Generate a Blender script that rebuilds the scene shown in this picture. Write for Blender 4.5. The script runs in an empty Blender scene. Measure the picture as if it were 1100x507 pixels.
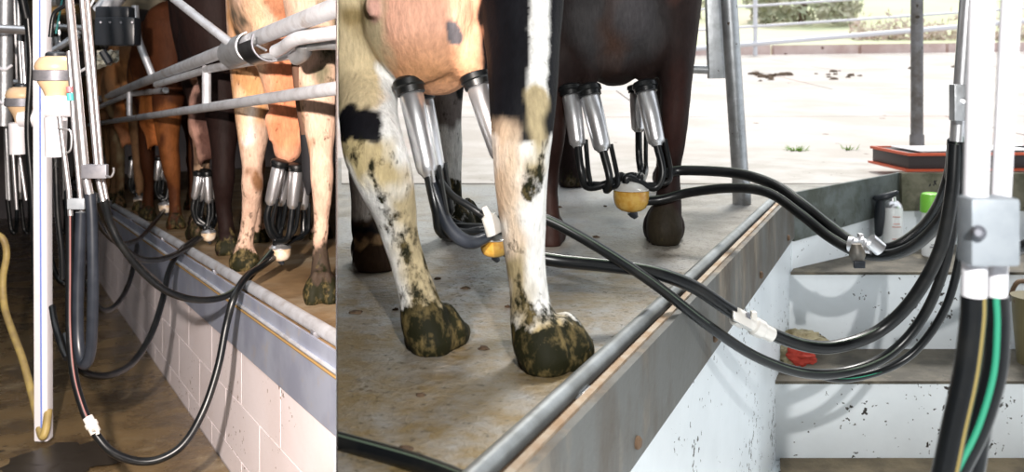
import bpy, bmesh, math, random
import numpy as np
from mathutils import Vector, Matrix, noise, kdtree
random.seed(7)
SC = bpy.context.scene
COL = SC.collection
V = Vector
F = 1000.0            # focal length in pixels of the 1100 px wide frame
HY = 70.0             # pixel row of the horizon
CZ = 1.5              # eye height

# ------------------------------------------------------------------ camera
cd = bpy.data.cameras.new('camera'); cam = bpy.data.objects.new('camera', cd); COL.objects.link(cam)
cam.location = (0, 0, CZ); cam.rotation_euler = (math.pi/2, 0, 0)
cd.sensor_width = 36; cd.lens = 36*F/1100; cd.shift_x = 0; cd.shift_y = -(253.5-HY)/1100
cd.clip_end = 400; cd.clip_start = 0.02
cd.dof.use_dof = True; cd.dof.focus_distance = 2.6; cd.dof.aperture_fstop = 4.5
SC.camera = cam

# ------------------------------------------------------------------ world, sun, flash
w = bpy.data.worlds.new('overcast'); SC.world = w; w.use_nodes = True
bg = w.node_tree.nodes['Background']; bg.inputs[0].default_value = (0.90, 0.95, 1.0, 1); bg.inputs[1].default_value = 1.45

def lamp(name, kind, loc, target, energy, color=(1, 1, 1), **kw):
    l = bpy.data.lights.new(name, kind); l.energy = energy; l.color = color
    for k, v in kw.items(): setattr(l, k, v)
    o = bpy.data.objects.new(name, l); COL.objects.link(o); o.location = loc
    o.rotation_euler = (V(target)-V(loc)).to_track_quat('-Z', 'Y').to_euler()
    return o
lamp('sun', 'SUN', (3, 12, 9), (0.5, 6, 0), 3.5, (1, 0.96, 0.9), angle=math.radians(12))
lamp('flash_right', 'SPOT', (0.30, -0.45, 2.05), (1.45, 4, 0.45), 335, (1, 0.98, 0.95), spot_size=math.radians(105), spot_blend=0.8, shadow_soft_size=0.015)
lamp('flash_left', 'SPOT', (-0.42, 0.25, 1.78), (-1.55, 4, 0.9), 1050, (1.0, 0.88, 0.80), spot_size=math.radians(62), spot_blend=0.5, shadow_soft_size=0.03)

vs = SC.view_settings
SC.display_settings.display_device = 'sRGB'
vs.view_transform = 'Standard'; vs.look = 'None'; vs.exposure = 0.0; vs.gamma = 1; vs.use_curve_mapping = False

# ------------------------------------------------------------------ placing by sight lines
def P(px, py, Y):
    return V(((px-550)/F*Y, Y, CZ-(py-HY)/F*Y))
def G(px, py, z=0.9):                       # point of the right-hand platform
    Y = (CZ-z)/((py-HY)/F); return V(((px-550)/F*Y, Y, z))
HPL, HFL, SLOPE = 0.55, 1.24, 0.078         # left-hand parlour: platform and pit floor fall away gently
def LP(px, py, H=HPL):
    Y = H/((py-148)/F); return P(px, py, Y)
def zpl(Y): return CZ-HPL-SLOPE*Y
def zfl(Y): return CZ-HFL-SLOPE*Y
PN = V((1, 0.1885, 0)).normalized()          # partition plane through the joint between the two parlours
PD = V((-0.1885, 1, 0)).normalized()

# ------------------------------------------------------------------ materials
MATS = {}
def mat(name, base, rough=0.5, metal=0.0, c2=None, scale=8.0, detail=6.0, lo=0.4, hi=0.6, bump=0.0, bscale=60.0,
        spots=None, spot_scale=30.0, spot_t=0.12, r2=None, trans=0.0, coat=0.0, c3=None, s3=2.0, lo3=.5, hi3=.65, ior=1.45, stretch=None):
    if name in MATS: return MATS[name]
    m = bpy.data.materials.new(name); m.use_nodes = True; nt = m.node_tree; N = nt.nodes; L = nt.links
    b = N['Principled BSDF']
    b.inputs['Roughness'].default_value = rough; b.inputs['Metallic'].default_value = metal; b.inputs['IOR'].default_value = ior
    b.inputs['Transmission Weight'].default_value = trans; b.inputs['Coat Weight'].default_value = coat
    tc = N.new('ShaderNodeTexCoord'); src = tc.outputs['Object']
    if stretch:
        mp = N.new('ShaderNodeMapping'); mp.inputs['Scale'].default_value = stretch; L.new(src, mp.inputs[0]); srcs = mp.outputs[0]
    else: srcs = src
    def ramp(out, lo, hi):
        r = N.new('ShaderNodeMapRange'); r.inputs[1].default_value = lo; r.inputs[2].default_value = hi; r.clamp = True
        L.new(out, r.inputs[0]); return r.outputs[0]
    def nz(sc, dt=6, s=None):
        n = N.new('ShaderNodeTexNoise'); n.inputs['Scale'].default_value = sc; n.inputs['Detail'].default_value = dt
        n.inputs['Roughness'].default_value = .62; L.new(s or srcs, n.inputs['Vector']); return n.outputs['Fac']
    def mix(fac, a, bcol):
        x = N.new('ShaderNodeMix'); x.data_type = 'RGBA'; L.new(fac, x.inputs[0])
        if isinstance(a, tuple): x.inputs[6].default_value = (*a, 1)
        else: L.new(a, x.inputs[6])
        x.inputs[7].default_value = (*bcol, 1); return x.outputs[2]
    c = base
    if c2: 
        f = ramp(nz(scale, detail), lo, hi); c = mix(f, c, c2)
        if r2 is not None:
            r = N.new('ShaderNodeMapRange'); r.inputs[3].default_value = rough; r.inputs[4].default_value = r2
            L.new(f, r.inputs[0]); L.new(r.outputs[0], b.inputs['Roughness'])
    if c3: c = mix(ramp(nz(s3, 8), lo3, hi3), c, c3)
    if spots:
        v = N.new('ShaderNodeTexVoronoi'); v.inputs['Scale'].default_value = spot_scale; v.inputs['Randomness'].default_value = 1
        n2 = N.new('ShaderNodeTexNoise'); n2.inputs['Scale'].default_value = spot_scale*1.7; L.new(src, n2.inputs['Vector'])
        vm = N.new('ShaderNodeVectorMath'); vm.operation = 'MULTIPLY_ADD'; vm.inputs[1].default_value = (.05,)*3
        L.new(n2.outputs['Color'], vm.inputs[0]); L.new(src, vm.inputs[2]); L.new(vm.outputs[0], v.inputs['Vector'])
        s = N.new('ShaderNodeMath'); s.operation = 'LESS_THAN'
        gate = ramp(nz(2.6, 4, src), .42, .7)
        g = N.new('ShaderNodeMath'); g.operation = 'MULTIPLY'; g.inputs[1].default_value = spot_t; L.new(gate, g.inputs[0])
        L.new(v.outputs['Distance'], s.inputs[0]); L.new(g.outputs[0], s.inputs[1])
        c = mix(s.outputs[0], c, spots)
    if isinstance(c, tuple): b.inputs['Base Color'].default_value = (*c, 1)
    else: L.new(c, b.inputs['Base Color'])
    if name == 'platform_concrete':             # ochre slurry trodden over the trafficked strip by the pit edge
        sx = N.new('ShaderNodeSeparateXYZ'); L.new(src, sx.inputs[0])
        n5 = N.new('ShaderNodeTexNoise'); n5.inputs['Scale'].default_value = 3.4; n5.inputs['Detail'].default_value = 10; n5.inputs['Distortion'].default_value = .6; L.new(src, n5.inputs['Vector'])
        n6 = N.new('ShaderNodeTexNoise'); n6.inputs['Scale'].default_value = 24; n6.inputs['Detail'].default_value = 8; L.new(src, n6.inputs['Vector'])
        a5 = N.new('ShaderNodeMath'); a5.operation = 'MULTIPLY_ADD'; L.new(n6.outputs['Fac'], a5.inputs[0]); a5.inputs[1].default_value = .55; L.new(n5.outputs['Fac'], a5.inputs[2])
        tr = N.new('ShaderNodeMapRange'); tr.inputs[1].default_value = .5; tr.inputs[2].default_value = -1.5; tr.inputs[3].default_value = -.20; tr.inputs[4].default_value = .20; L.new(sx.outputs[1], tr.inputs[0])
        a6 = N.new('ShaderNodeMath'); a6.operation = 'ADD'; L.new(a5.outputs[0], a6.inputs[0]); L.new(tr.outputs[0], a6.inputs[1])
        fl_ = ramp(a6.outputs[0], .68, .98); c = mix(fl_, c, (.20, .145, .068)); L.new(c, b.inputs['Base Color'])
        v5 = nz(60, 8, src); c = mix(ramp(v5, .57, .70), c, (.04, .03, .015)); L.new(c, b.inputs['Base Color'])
    if bump:
        bp = N.new('ShaderNodeBump'); bp.inputs['Strength'].default_value = bump; bp.inputs['Distance'].default_value = .01
        L.new(nz(bscale, 5, src), bp.inputs['Height']); L.new(bp.outputs[0], b.inputs['Normal'])
    MATS[name] = m; return m
M = {}
M['rubber'] = mat('black_rubber', (.005, .006, .007), .30, c2=(.011, .011, .010), scale=9, lo=.5, hi=.7, r2=.45)
M['rubber_blue'] = mat('blue_black_rubber', (.011, .014, .020), .36, c2=(.02, .024, .032), scale=9)
M['green_stripe'] = mat('green_stripe', (.02, .24, .14), .5)
M['ochre_stripe'] = mat('ochre_stripe', (.22, .17, .05), .5)
M['red_stripe'] = mat('red_stripe', (.16, .045, .04), .5)
M['highlight_stripe'] = mat('painted_highlight_stripe', (.07, .095, .07), .4)  # pale streak painted along black hoses as their highlight
M['steel'] = mat('stainless_steel', (.76, .76, .78), .30, .88, c2=(.62, .62, .64), scale=14, lo=.45, hi=.75)
M['galv'] = mat('galvanised_steel', (.50, .52, .54), .42, .75, c2=(.34, .35, .36), scale=16, lo=.4, hi=.7, bump=.15, spots=(.12, .09, .07), spot_scale=22, spot_t=.2)
M['galv_light'] = mat('bright_galvanised_steel', (.70, .72, .76), .42, .45, c2=(.5, .5, .52), scale=12, lo=.45, hi=.7, bump=.12, c3=(.32, .23, .16), s3=5, lo3=.6, hi3=.75)
M['galv_rust'] = mat('worn_steel_plate', (.145, .147, .14), .5, .35, c2=(.085, .062, .04), scale=5, lo=.45, hi=.68, bump=.2, bscale=30, c3=(.30, .25, .19), s3=7, lo3=.55, hi3=.75, spots=(.30, .17, .07), spot_scale=11, spot_t=.12, stretch=(1, 1, .35))
M['moss_steel'] = mat('mossy_steel_plate', (.13, .15, .145), .6, .2, c2=(.07, .08, .065), scale=8, spots=(.015, .015, .015), spot_scale=26, spot_t=.45, bump=.2)
M['moss_concrete'] = mat('mossy_concrete', (.17, .16, .115), .85, c2=(.08, .08, .05), scale=9, spots=(.02, .02, .02), spot_scale=18, spot_t=.35, bump=.4)
M['blue_steel'] = mat('blue_grey_steel_band', (.38, .42, .52), .4, .25, c2=(.30, .33, .43), scale=5, c3=(.42, .40, .40), s3=12, lo3=.58, hi3=.75)
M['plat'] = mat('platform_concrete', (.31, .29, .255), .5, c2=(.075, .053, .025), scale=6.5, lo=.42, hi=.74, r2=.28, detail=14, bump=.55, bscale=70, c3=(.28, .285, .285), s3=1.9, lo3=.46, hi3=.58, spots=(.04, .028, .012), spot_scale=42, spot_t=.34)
M['apron'] = mat('painted_sunlit_concrete', (.50, .47, .44), .8, c2=(.40, .37, .33), scale=3, bump=.3, bscale=20, spots=(.12, .08, .05), spot_scale=20, spot_t=.2)  # paler tone that paints in the light growing towards the yard
M['plat_left'] = mat('brown_platform_concrete', (.34, .22, .11), .55, c2=(.18, .11, .05), scale=4, lo=.4, hi=.65, bump=.4, bscale=35, c3=(.42, .33, .22), s3=3, spots=(.05, .03, .02), spot_scale=12, spot_t=.2)
M['pitfloor'] = mat('wet_pit_floor', (.20, .135, .065), .35, c2=(.095, .065, .035), scale=3, lo=.4, hi=.62, r2=.15, bump=.3, bscale=30, c3=(.26, .20, .12), s3=5, lo3=.55, hi3=.7, spots=(.03, .02, .015), spot_scale=10, spot_t=.2)
M['yard'] = mat('yard_concrete', (.56, .52, .49), .9, c2=(.45, .41, .37), scale=.9, bump=.3, bscale=20, spots=(.16, .09, .06), spot_scale=3.5, spot_t=.13, c3=(.50, .40, .36), s3=.5, lo3=.55, hi3=.7)
M['joint'] = mat('joint_filler', (.36, .30, .26), .9)
M['kerb'] = mat('pink_stone_kerb', (.62, .50, .47), .9, c2=(.5, .36, .33), scale=1.5, spots=(.2, .12, .1), spot_scale=5, spot_t=.3)
M['paint'] = mat('white_pit_paint', (.80, .85, .88), .38, c2=(.70, .75, .78), scale=3, lo=.4, hi=.75, bump=.08, bscale=25, spots=(.03, .025, .02), spot_scale=30, spot_t=.42, c3=(.66, .64, .55), s3=4, lo3=.66, hi3=.85)
M['paint_left'] = mat('white_block_paint', (.86, .79, .81), .5, c2=(.80, .71, .71), scale=3, lo=.4, hi=.8, bump=.12, bscale=40, spots=(.22, .13, .08), spot_scale=30, spot_t=.3)
M['mortar'] = mat('block_joint', (.66, .58, .57), .8)
M['tread'] = mat('dirty_step_tread', (.115, .10, .075), .7, c2=(.055, .048, .035), scale=7, bump=.3, spots=(.02, .02, .02), spot_scale=45, spot_t=.3, c3=(.20, .17, .12), s3=4, lo3=.6, hi3=.7)
M['tread_low'] = mat('ochre_step_tread', (.22, .17, .10), .7, c2=(.13, .10, .06), scale=7, bump=.3)
M['dark'] = mat('dark_shed_wall', (.03, .022, .02), .9, c2=(.05, .035, .03), scale=2)
M['shedroof'] = mat('corrugated_roof', (.09, .085, .08), .7, .2, c2=(.06, .05, .045), scale=2)
M['wallgrey'] = mat('block_wall', (.30, .29, .27), .9, c2=(.2, .19, .18), scale=2)
M['grass'] = mat('pasture', (.50, .56, .33), .95, c2=(.60, .62, .42), scale=.12, c3=(.60, .52, .42), s3=.07, lo3=.5, hi3=.62)
M['weed'] = mat('weed_green', (.16, .30, .04), .8)
M['leaf'] = mat('bush_leaf', (.40, .43, .30), .85, c2=(.52, .49, .38), scale=1.2)
M['hedge'] = mat('dry_hedge', (.55, .42, .36), .95, c2=(.60, .52, .42), scale=2.8, lo=.45, hi=.55, bump=1, bscale=9)
M['bark'] = mat('bark', (.16, .11, .08), .9)
M['dung'] = mat('dung', (.06, .035, .02), .85, c2=(.11, .07, .04), scale=20, bump=.4)
M['straw'] = mat('straw', (.35, .22, .08), .8)
M['cream'] = mat('cream_plastic', (.62, .44, .27), .4, c2=(.50, .34, .19), scale=7, lo=.45, hi=.75)
M['white_plastic'] = mat('white_plastic', (.80, .80, .84), .35, c2=(.7, .69, .72), scale=7)
M['whitepole'] = mat('white_painted_post', (.74, .73, .76), .45, c2=(.60, .50, .36), scale=6, lo=.58, hi=.85)
M['blue'] = mat('blue_line', (.16, .24, .62), .5)
M['teal'] = mat('teal_mark', (.08, .45, .42), .5)
M['redmark'] = mat('red_mark', (.65, .18, .2), .5)
M['yhose'] = mat('yellow_hose', (.40, .30, .10), .5, c2=(.26, .19, .08), scale=12)
M['amber'] = mat('amber_claw_bowl', (.50, .25, .035), .25, c2=(.62, .40, .10), scale=30, coat=.2)
M['claw_clear'] = mat('milky_clear_plastic', (.80, .80, .76), .15, trans=.35, coat=.4)
M['claw_pink'] = mat('milky_glass_bowl', (.62, .44, .27), .18, c2=(.78, .68, .56), scale=30, coat=.5)
M['alu'] = mat('cast_aluminium', (.30, .33, .36), .55, .3, c2=(.25, .28, .31), scale=20)
M['greymetal'] = mat('dull_grey_metal', (.16, .165, .19), .5, .5, c2=(.24, .24, .26), scale=15)
M['fitting'] = mat('white_fitting', (.72, .70, .66), .3, .2)
M['blackplastic'] = mat('black_plastic', (.02, .024, .03), .35)
M['cap_green'] = mat('green_cap', (.20, .55, .06), .4)
M['can_white'] = mat('white_can', (.80, .82, .82), .35)
M['print'] = mat('grey_print', (.20, .21, .22), .5)
M['redprint'] = mat('faded_red_print', (.60, .30, .26), .5)
M['redtrim'] = mat('red_trim', (.60, .10, .04), .5)
M['blackcase'] = mat('black_case', (.035, .025, .025), .5)
M['paper'] = mat('white_paper', (.82, .80, .80), .7)
M['rag'] = mat('stained_rag', (.40, .35, .22), .9, c2=(.15, .12, .06), scale=18, lo=.45, hi=.6, bump=.5)
M['redcloth'] = mat('red_cloth', (.34, .035, .02), .8)
M['bucket'] = mat('olive_bucket', (.14, .12, .06), .5)
M['wire'] = mat('rusty_wire', (.16, .10, .06), .7, .3)

# cow coat: colour attribute painted patch by patch, with fine hair relief
def coat_mat(name, rough=.62):
    m = bpy.data.materials.new(name); m.use_nodes = True; nt = m.node_tree; N = nt.nodes; L = nt.links; b = N['Principled BSDF']
    a = N.new('ShaderNodeAttribute'); a.attribute_name = 'coat'
    mk = N.new('ShaderNodeAttribute'); mk.attribute_name = 'mud'
    tc = N.new('ShaderNodeTexCoord')
    def nz(sc, dt, st):
        n = N.new('ShaderNodeTexNoise'); n.inputs['Scale'].default_value = sc; n.inputs['Detail'].default_value = dt; n.inputs['Roughness'].default_value = .65
        mp = N.new('ShaderNodeMapping'); mp.inputs['Scale'].default_value = st; L.new(tc.outputs['Object'], mp.inputs[0]); L.new(mp.outputs[0], n.inputs['Vector']); return n.outputs['Fac']
    def rg(o, lo, hi, c=0, d=1):
        r = N.new('ShaderNodeMapRange'); r.inputs[1].default_value = lo; r.inputs[2].default_value = hi; r.inputs[3].default_value = c; r.inputs[4].default_value = d; L.new(o, r.inputs[0]); return r.outputs[0]
    fine = nz(70, 6, (1.5, 1.5, .45))
    x = N.new('ShaderNodeVectorMath'); x.operation = 'SCALE'; L.new(a.outputs['Color'], x.inputs[0]); L.new(rg(fine, .3, .7, .75, 1.15), x.inputs['Scale'])
    mc = N.new('ShaderNodeMix'); mc.data_type = 'RGBA'; mc.inputs[6].default_value = (.014, .014, .006, 1); mc.inputs[7].default_value = (.19, .14, .058, 1)
    L.new(rg(nz(34, 8, (1, 1, .7)), .50, .72), mc.inputs[0])
    ad = N.new('ShaderNodeMath'); ad.operation = 'MULTIPLY_ADD'; L.new(nz(30, 9, (1.2, 1.2, .7)), ad.inputs[0]); ad.inputs[1].default_value = 2.0; L.new(mk.outputs['Fac'], ad.inputs[2])
    mx = N.new('ShaderNodeMix'); mx.data_type = 'RGBA'; L.new(rg(ad.outputs[0], 1.36, 1.60), mx.inputs[0]); L.new(x.outputs[0], mx.inputs[6]); L.new(mc.outputs[2], mx.inputs[7])
    L.new(mx.outputs[2], b.inputs['Base Color']); b.inputs['Roughness'].default_value = rough; b.inputs['Specular IOR Level'].default_value = .10
    bp = N.new('ShaderNodeBump'); bp.inputs['Strength'].default_value = .25; bp.inputs['Distance'].default_value = .006
    L.new(fine, bp.inputs['Height'])
    b2 = N.new('ShaderNodeBump'); b2.inputs['Strength'].default_value = .8; b2.inputs['Distance'].default_value = .008
    L.new(mx.outputs[2], b2.inputs['Height']); L.new(bp.outputs[0], b2.inputs['Normal']); L.new(b2.outputs[0], b.inputs['Normal'])
    return m
M['coat'] = coat_mat('cow_coat')
M['coat_sleek'] = coat_mat('sleek_cow_coat', .55)

# ------------------------------------------------------------------ mesh helpers
WL = {}                                      # world base of each thing
def tag(o, label=None, cat=None, group=None, kind=None):
    if label: o['label'] = label
    if cat: o['category'] = cat
    if group: o['group'] = group
    if kind: o['kind'] = kind
    return o
def thing(name, label, cat, base, group=None):
    o = bpy.data.objects.new(name, None); COL.objects.link(o); o.location = base; o.empty_display_size = .05
    WL[o] = V(base); return tag(o, label, cat, group)
def obj(name, vf, m, parent=None, smooth=True, kind=None, label=None, clip=None):
    verts, faces = vf
    base = WL.get(parent, V((0, 0, 0))) if parent else V((0, 0, 0))
    own = V((0, 0, 0))
    if parent is None and len(verts):        # top-level meshes get their origin at their base
        xs = [v[0] for v in verts]; ys = [v[1] for v in verts]; zs = [v[2] for v in verts]
        own = V(((min(xs)+max(xs))/2, (min(ys)+max(ys))/2, min(zs)))
    off = base+own
    me = bpy.data.meshes.new(name)
    me.from_pydata([tuple(V(v)-off) for v in verts], [], faces); 
    if clip or True:
        bm = bmesh.new(); bm.from_mesh(me)
        if clip:
            n = PN if clip == 'L' else -PN
            pco = -off + n*(-0.0015)
            bmesh.ops.bisect_plane(bm, geom=bm.verts[:]+bm.edges[:]+bm.faces[:], plane_co=pco, plane_no=n, clear_outer=True)
            bd = [e for e in bm.edges if e.is_boundary]
            if bd:
                try: bmesh.ops.holes_fill(bm, edges=bd, sides=0)
                except Exception: pass
        bmesh.ops.recalc_face_normals(bm, faces=bm.faces[:])
        bm.to_mesh(me); bm.free()
    if smooth:
        me.polygons.foreach_set('use_smooth', [True]*len(me.polygons))
        try: me.set_sharp_from_angle(angle=math.radians(38))
        except Exception: pass
    me.materials.append(m)
    o = bpy.data.objects.new(name, me); COL.objects.link(o)
    if parent: o.parent = parent
    o.location = own; WL[o] = off
    if kind: o['kind'] = kind
    if label: o['label'] = label
    return o
def join(*parts):
    vs_, fs = [], []
    for v, f in parts:
        k = len(vs_); vs_ += list(v); fs += [tuple(i+k for i in q) for q in f]
    return vs_, fs
def cr(pts, n):                               # Catmull-Rom through points (any dimension)
    pts = [np.array(p, float) for p in pts]
    if len(pts) == 2: return [pts[0]*(1-t)+pts[1]*t for t in np.linspace(0, 1, n+1)]
    q = [2*pts[0]-pts[1]]+pts+[2*pts[-1]-pts[-2]]; out = []
    for i in range(1, len(q)-2):
        for k in range(n):
            t = k/n; a, b, c, d = q[i-1:i+3]
            out.append(.5*((2*b)+(-a+c)*t+(2*a-5*b+4*c-d)*t*t+(-a+3*b-3*c+d)*t**3))
    out.append(q[-2]); return out
def tube(pts, r, seg=12, n=8, smooth=True, cap='flat'):
    """pts: world points, r: radius or list"""
    rs = r if isinstance(r, (list, tuple)) else [r]*len(pts)
    q = [list(p)+[rr] for p, rr in zip(pts, rs)]
    q = cr(q, n) if (smooth and len(q) > 2) else [np.array(a, float) for a in q]
    C = [V(a[:3]) for a in q]; R = [max(a[3], 1e-4) for a in q]
    if cap == 'round':
        def ext(c, d, rr): return [(c+d*rr*math.sin(a), rr*math.cos(a)) for a in (math.radians(35), math.radians(65), math.radians(85))]
        d0 = (C[0]-C[1]).normalized(); d1 = (C[-1]-C[-2]).normalized()
        e0 = ext(C[0], d0, R[0])[::-1]; e1 = ext(C[-1], d1, R[-1])
        C = [a for a, _ in e0]+C+[a for a, _ in e1]; R = [b for _, b in e0]+R+[b for _, b in e1]
    T = []
    for i in range(len(C)):
        a = C[max(i-1, 0)]; b = C[min(i+1, len(C)-1)]; t = (b-a)
        T.append(t.normalized() if t.length > 1e-9 else V((0, 0, 1)))
    u = T[0].orthogonal().normalized(); vs_ = []; fs = []
    for i in range(len(C)):
        if i: 
            u = u-T[i]*u.dot(T[i]); u = u.normalized() if u.length > 1e-6 else T[i].orthogonal().normalized()
        v = T[i].cross(u)
        for k in range(seg):
            a = 2*math.pi*k/seg; vs_.append(C[i]+(u*math.cos(a)+v*math.sin(a))*R[i])
    for i in range(len(C)-1):
        for k in range(seg):
            k2 = (k+1) % seg; fs.append((i*seg+k, i*seg+k2, (i+1)*seg+k2, (i+1)*seg+k))
    fs.append(tuple(range(seg))[::-1]); fs.append(tuple((len(C)-1)*seg+k for k in range(seg)))
    return vs_, fs
def lathe(a, b, prof, seg=24):
    """prof: (t along a->b, radius)"""
    a = V(a); b = V(b); d = b-a
    return tube([a+d*t for t, _ in prof], [r for _, r in prof], seg=seg, smooth=False)
def box(c, s, rz=0, axes=None, bev=0.0):
    c = V(c)
    if axes: X, Yv, Z = [V(a).normalized() for a in axes]
    else: X, Yv, Z = V((math.cos(rz), math.sin(rz), 0)), V((-math.sin(rz), math.cos(rz), 0)), V((0, 0, 1))
    bm = bmesh.new(); bmesh.ops.create_cube(bm, size=1)
    bmesh.ops.scale(bm, vec=s, verts=bm.verts)
    if bev: bmesh.ops.bevel(bm, geom=bm.edges[:]+bm.verts[:], offset=bev, segments=2, affect='EDGES', profile=.6)
    vs_ = [c+X*v.co.x+Yv*v.co.y+Z*v.co.z for v in bm.verts]; bm.verts.index_update()
    fs = [tuple(v.index for v in f.verts) for f in bm.faces]; bm.free(); return vs_, fs
def prism(poly, d):                            # planar polygon (3-D points) extruded by vector d
    n = len(poly); vs_ = [V(p) for p in poly]+[V(p)+V(d) for p in poly]
    return vs_, [tuple(range(n))[::-1], tuple(range(n, 2*n))]+[(i, (i+1) % n, n+(i+1) % n, n+i) for i in range(n)]
def plate(a, b, z0, z1, t=.02, side=None):     # upright plate between plan points a and b; z may be pairs
    a, b = V(a), V(b); d = (b-a); nrm = V((d.y, -d.x, 0)).normalized()*t
    za0, zb0 = z0 if isinstance(z0, tuple) else (z0, z0); za1, zb1 = z1 if isinstance(z1, tuple) else (z1, z1)
    q = [V((a.x, a.y, za0)), V((b.x, b.y, zb0)), V((b.x, b.y, zb1)), V((a.x, a.y, za1))]
    return prism(q, nrm)
def blob(c, rad, amp=.25, sub=3, seed=0, flat=None):
    bm = bmesh.new(); bmesh.ops.create_icosphere(bm, subdivisions=sub, radius=1)
    vs_ = []
    for v in bm.verts:
        n = 1+amp*noise.noise(v.co*1.7+V((seed, seed*2.3, 0)))+amp*.5*noise.noise(v.co*4+V((seed, 0, seed)))
        p = V((v.co.x*rad[0]*n, v.co.y*rad[1]*n, v.co.z*rad[2]*n))+V(c)
        if flat is not None: p.z = max(p.z, flat)
        vs_.append(p)
    bm.verts.index_update(); fs = [tuple(v.index for v in f.verts) for f in bm.faces]; bm.free(); return vs_, fs
def struct(name, vf, m, parent=None, **k):
    return obj(name, vf, m, parent, kind=None if parent else 'structure', smooth=k.pop('smooth', False), **k)

# ================================================================== THE SETTING
# thin sheet partition between the two parlours, standing edge-on to the camera
a = PD*1.30; b_ = PD*21.0
struct('wall_partition', plate((a.x, a.y, 0), (b_.x, b_.y, 0), -1.8, 3.0, .0012), M['dark'])

# ---- right-hand platform, rail and band
E0 = V((.033, 1.37, 0)); ED = V((.433, 1.0, 0))
def edge(t): return E0+ED*t
A = edge(2.84); Bp = V((1.99, 4.8, 0)); Cp = V((4.6, 4.8, 0))
e_near = edge(-1.9)
PZ = .9
poly = [(e_near.x, e_near.y), (A.x, A.y), (Bp.x, Bp.y), (Cp.x, Cp.y), (Cp.x, 6.0), (-6, 6.0), (-6, e_near.y)]
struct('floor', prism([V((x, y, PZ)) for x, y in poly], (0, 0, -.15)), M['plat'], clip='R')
fl = bpy.data.objects['floor']
struct('floor_sunlit_tone', prism([V((x, y, PZ)) for x, y in ((-.86, 4.7), (1.62, 4.7), (1.95, 4.86), (4.6, 4.86), (4.6, 5.99), (-1.1, 5.99))], (0, 0, .004)), M['apron'], clip='R')  # thin overlay; brightening from shade to sun is put into its colour
# yard slabs beyond, rising gently to the fence
def yz(x, y): return PZ+.0514*max(0, y-6.3)+.012*max(0, x)*min(1, max(0, y-6.3)/10)
def slab(x0, x1, y0, y1, g=.012):
    nx, ny = 3, 3; vs_ = []
    for j in range(ny+1):
        for i in range(nx+1):
            x = x0+g+(x1-x0-2*g)*i/nx; y = y0+g+(y1-y0-2*g)*j/ny; vs_.append(V((x, y, yz(x, y))))
    fs = [(j*(nx+1)+i, j*(nx+1)+i+1, (j+1)*(nx+1)+i+1, (j+1)*(nx+1)+i) for j in range(ny) for i in range(nx)]
    k = len(vs_); vs_ += [v-V((0, 0, .08)) for v in vs_]; fs += [tuple(q+k for q in f) for f in fs]
    bl = [i for i in range(nx+1)]+[(nx+1)*j+nx for j in range(1, ny+1)]+[ny*(nx+1)+i for i in range(nx-1, -1, -1)]+[(nx+1)*j for j in range(ny-1, 0, -1)]
    for q in range(len(bl)): fs.append((bl[q], bl[(q+1) % len(bl)], bl[(q+1) % len(bl)]+k, bl[q]+k))
    return vs_, fs
vs_, fs = [], []
gx = np.linspace(-8, 26, 18); gy = np.linspace(6.0, 21.2, 10)
for y in gy:
    for x in gx: vs_.append(V((x, y, yz(x, y)-.03)))
fs = [(j*18+i, j*18+i+1, (j+1)*18+i+1, (j+1)*18+i) for j in range(9) for i in range(17)]
yard = struct('floor_yard', (vs_, fs), M['joint'], clip='R')
for j, (y0, y1) in enumerate(((6.0, 8.6), (8.6, 11.6), (11.6, 15.4), (15.4, 21.2))):
    for x0 in np.arange(-4, 24, 4.0):
        if (x0+4) < -.1885*y1: continue
        sx = x0+(1.3 if j % 2 else 0)
        obj('slab', slab(sx, sx+4, y0, y1), M['yard'], yard, smooth=False, clip='R')
# kerb and pasture
kl = V((-4, 21.4, 0)); kr = V((18, 20.5, 0))
struct('trim_1', join(*[prism([V((x, 21.3, yz(x, 21.2)-.2)), V((x+1.92, 21.3, yz(x+1.9, 21.2)-.2)), V((x+1.92, 21.3, yz(x+1.9, 21.2)+.22)), V((x, 21.3, yz(x, 21.2)+.22))], (0, .25, 0)) for x in np.arange(-4, 24, 2.0)]), M['kerb'])
bpy.data.objects['trim_1']['label'] = 'low pinkish kerb at the far edge of the sunlit yard'
vs_, fs = [], []; nx, ny = 50, 36
for j in range(ny+1):
    for i in range(nx+1):
        x = -40+130*i/nx; y = 21.5+118*(j/ny)**1.4
        vs_.append(V((x, y, 1.72+(y-21.5)*.105+.0009*(y-21.5)**2+.5*noise.noise(V((x*.06, y*.06, 0)))*(1-math.exp(-(y-21.5)/9)))))
fs = [(j*(nx+1)+i, j*(nx+1)+i+1, (j+1)*(nx+1)+i+1, (j+1)*(nx+1)+i) for j in range(ny) for i in range(nx)]
struct('pasture_hill', (vs_, fs), M['grass'], smooth=True, clip='R')

# platform edge: pipe rail, steel band
up = V((0, 0, 1))
er = thing('edge_rail', 'galvanised pipe rail along the near platform edge above the steel band', 'rail', edge(.2)+V((0, 0, PZ)))
n_in = V((-ED.y, ED.x, 0)).normalized()       # towards the platform
r0, r1 = edge(-.55)+n_in*.046+V((0, 0, PZ+.018)), edge(2.70)+n_in*.040+V((0, 0, PZ+.018))
obj('pipe', tube([r0+n_in*.006+V((0, 0, .006)), r1+V((0, 0, .006))], .0175, 16, smooth=False), mat('worn_dark_pipe', (.30, .32, .33), .38, .6, c2=(.20, .21, .21), scale=10), er, clip='R')
gr_ = prism([edge(-.6)+up*.9005+n_in*.014, edge(2.8)+up*.9005+n_in*.014, edge(2.8)+up*.9005+n_in*.075, edge(-.6)+up*.9005+n_in*.075], (0, 0, .003))  # dark strip laid in as the shaded gap between rail and lip
obj('painted_gap_shade', gr_, M['dung'], bpy.data.objects['floor'], smooth=False, clip='R')
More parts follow.
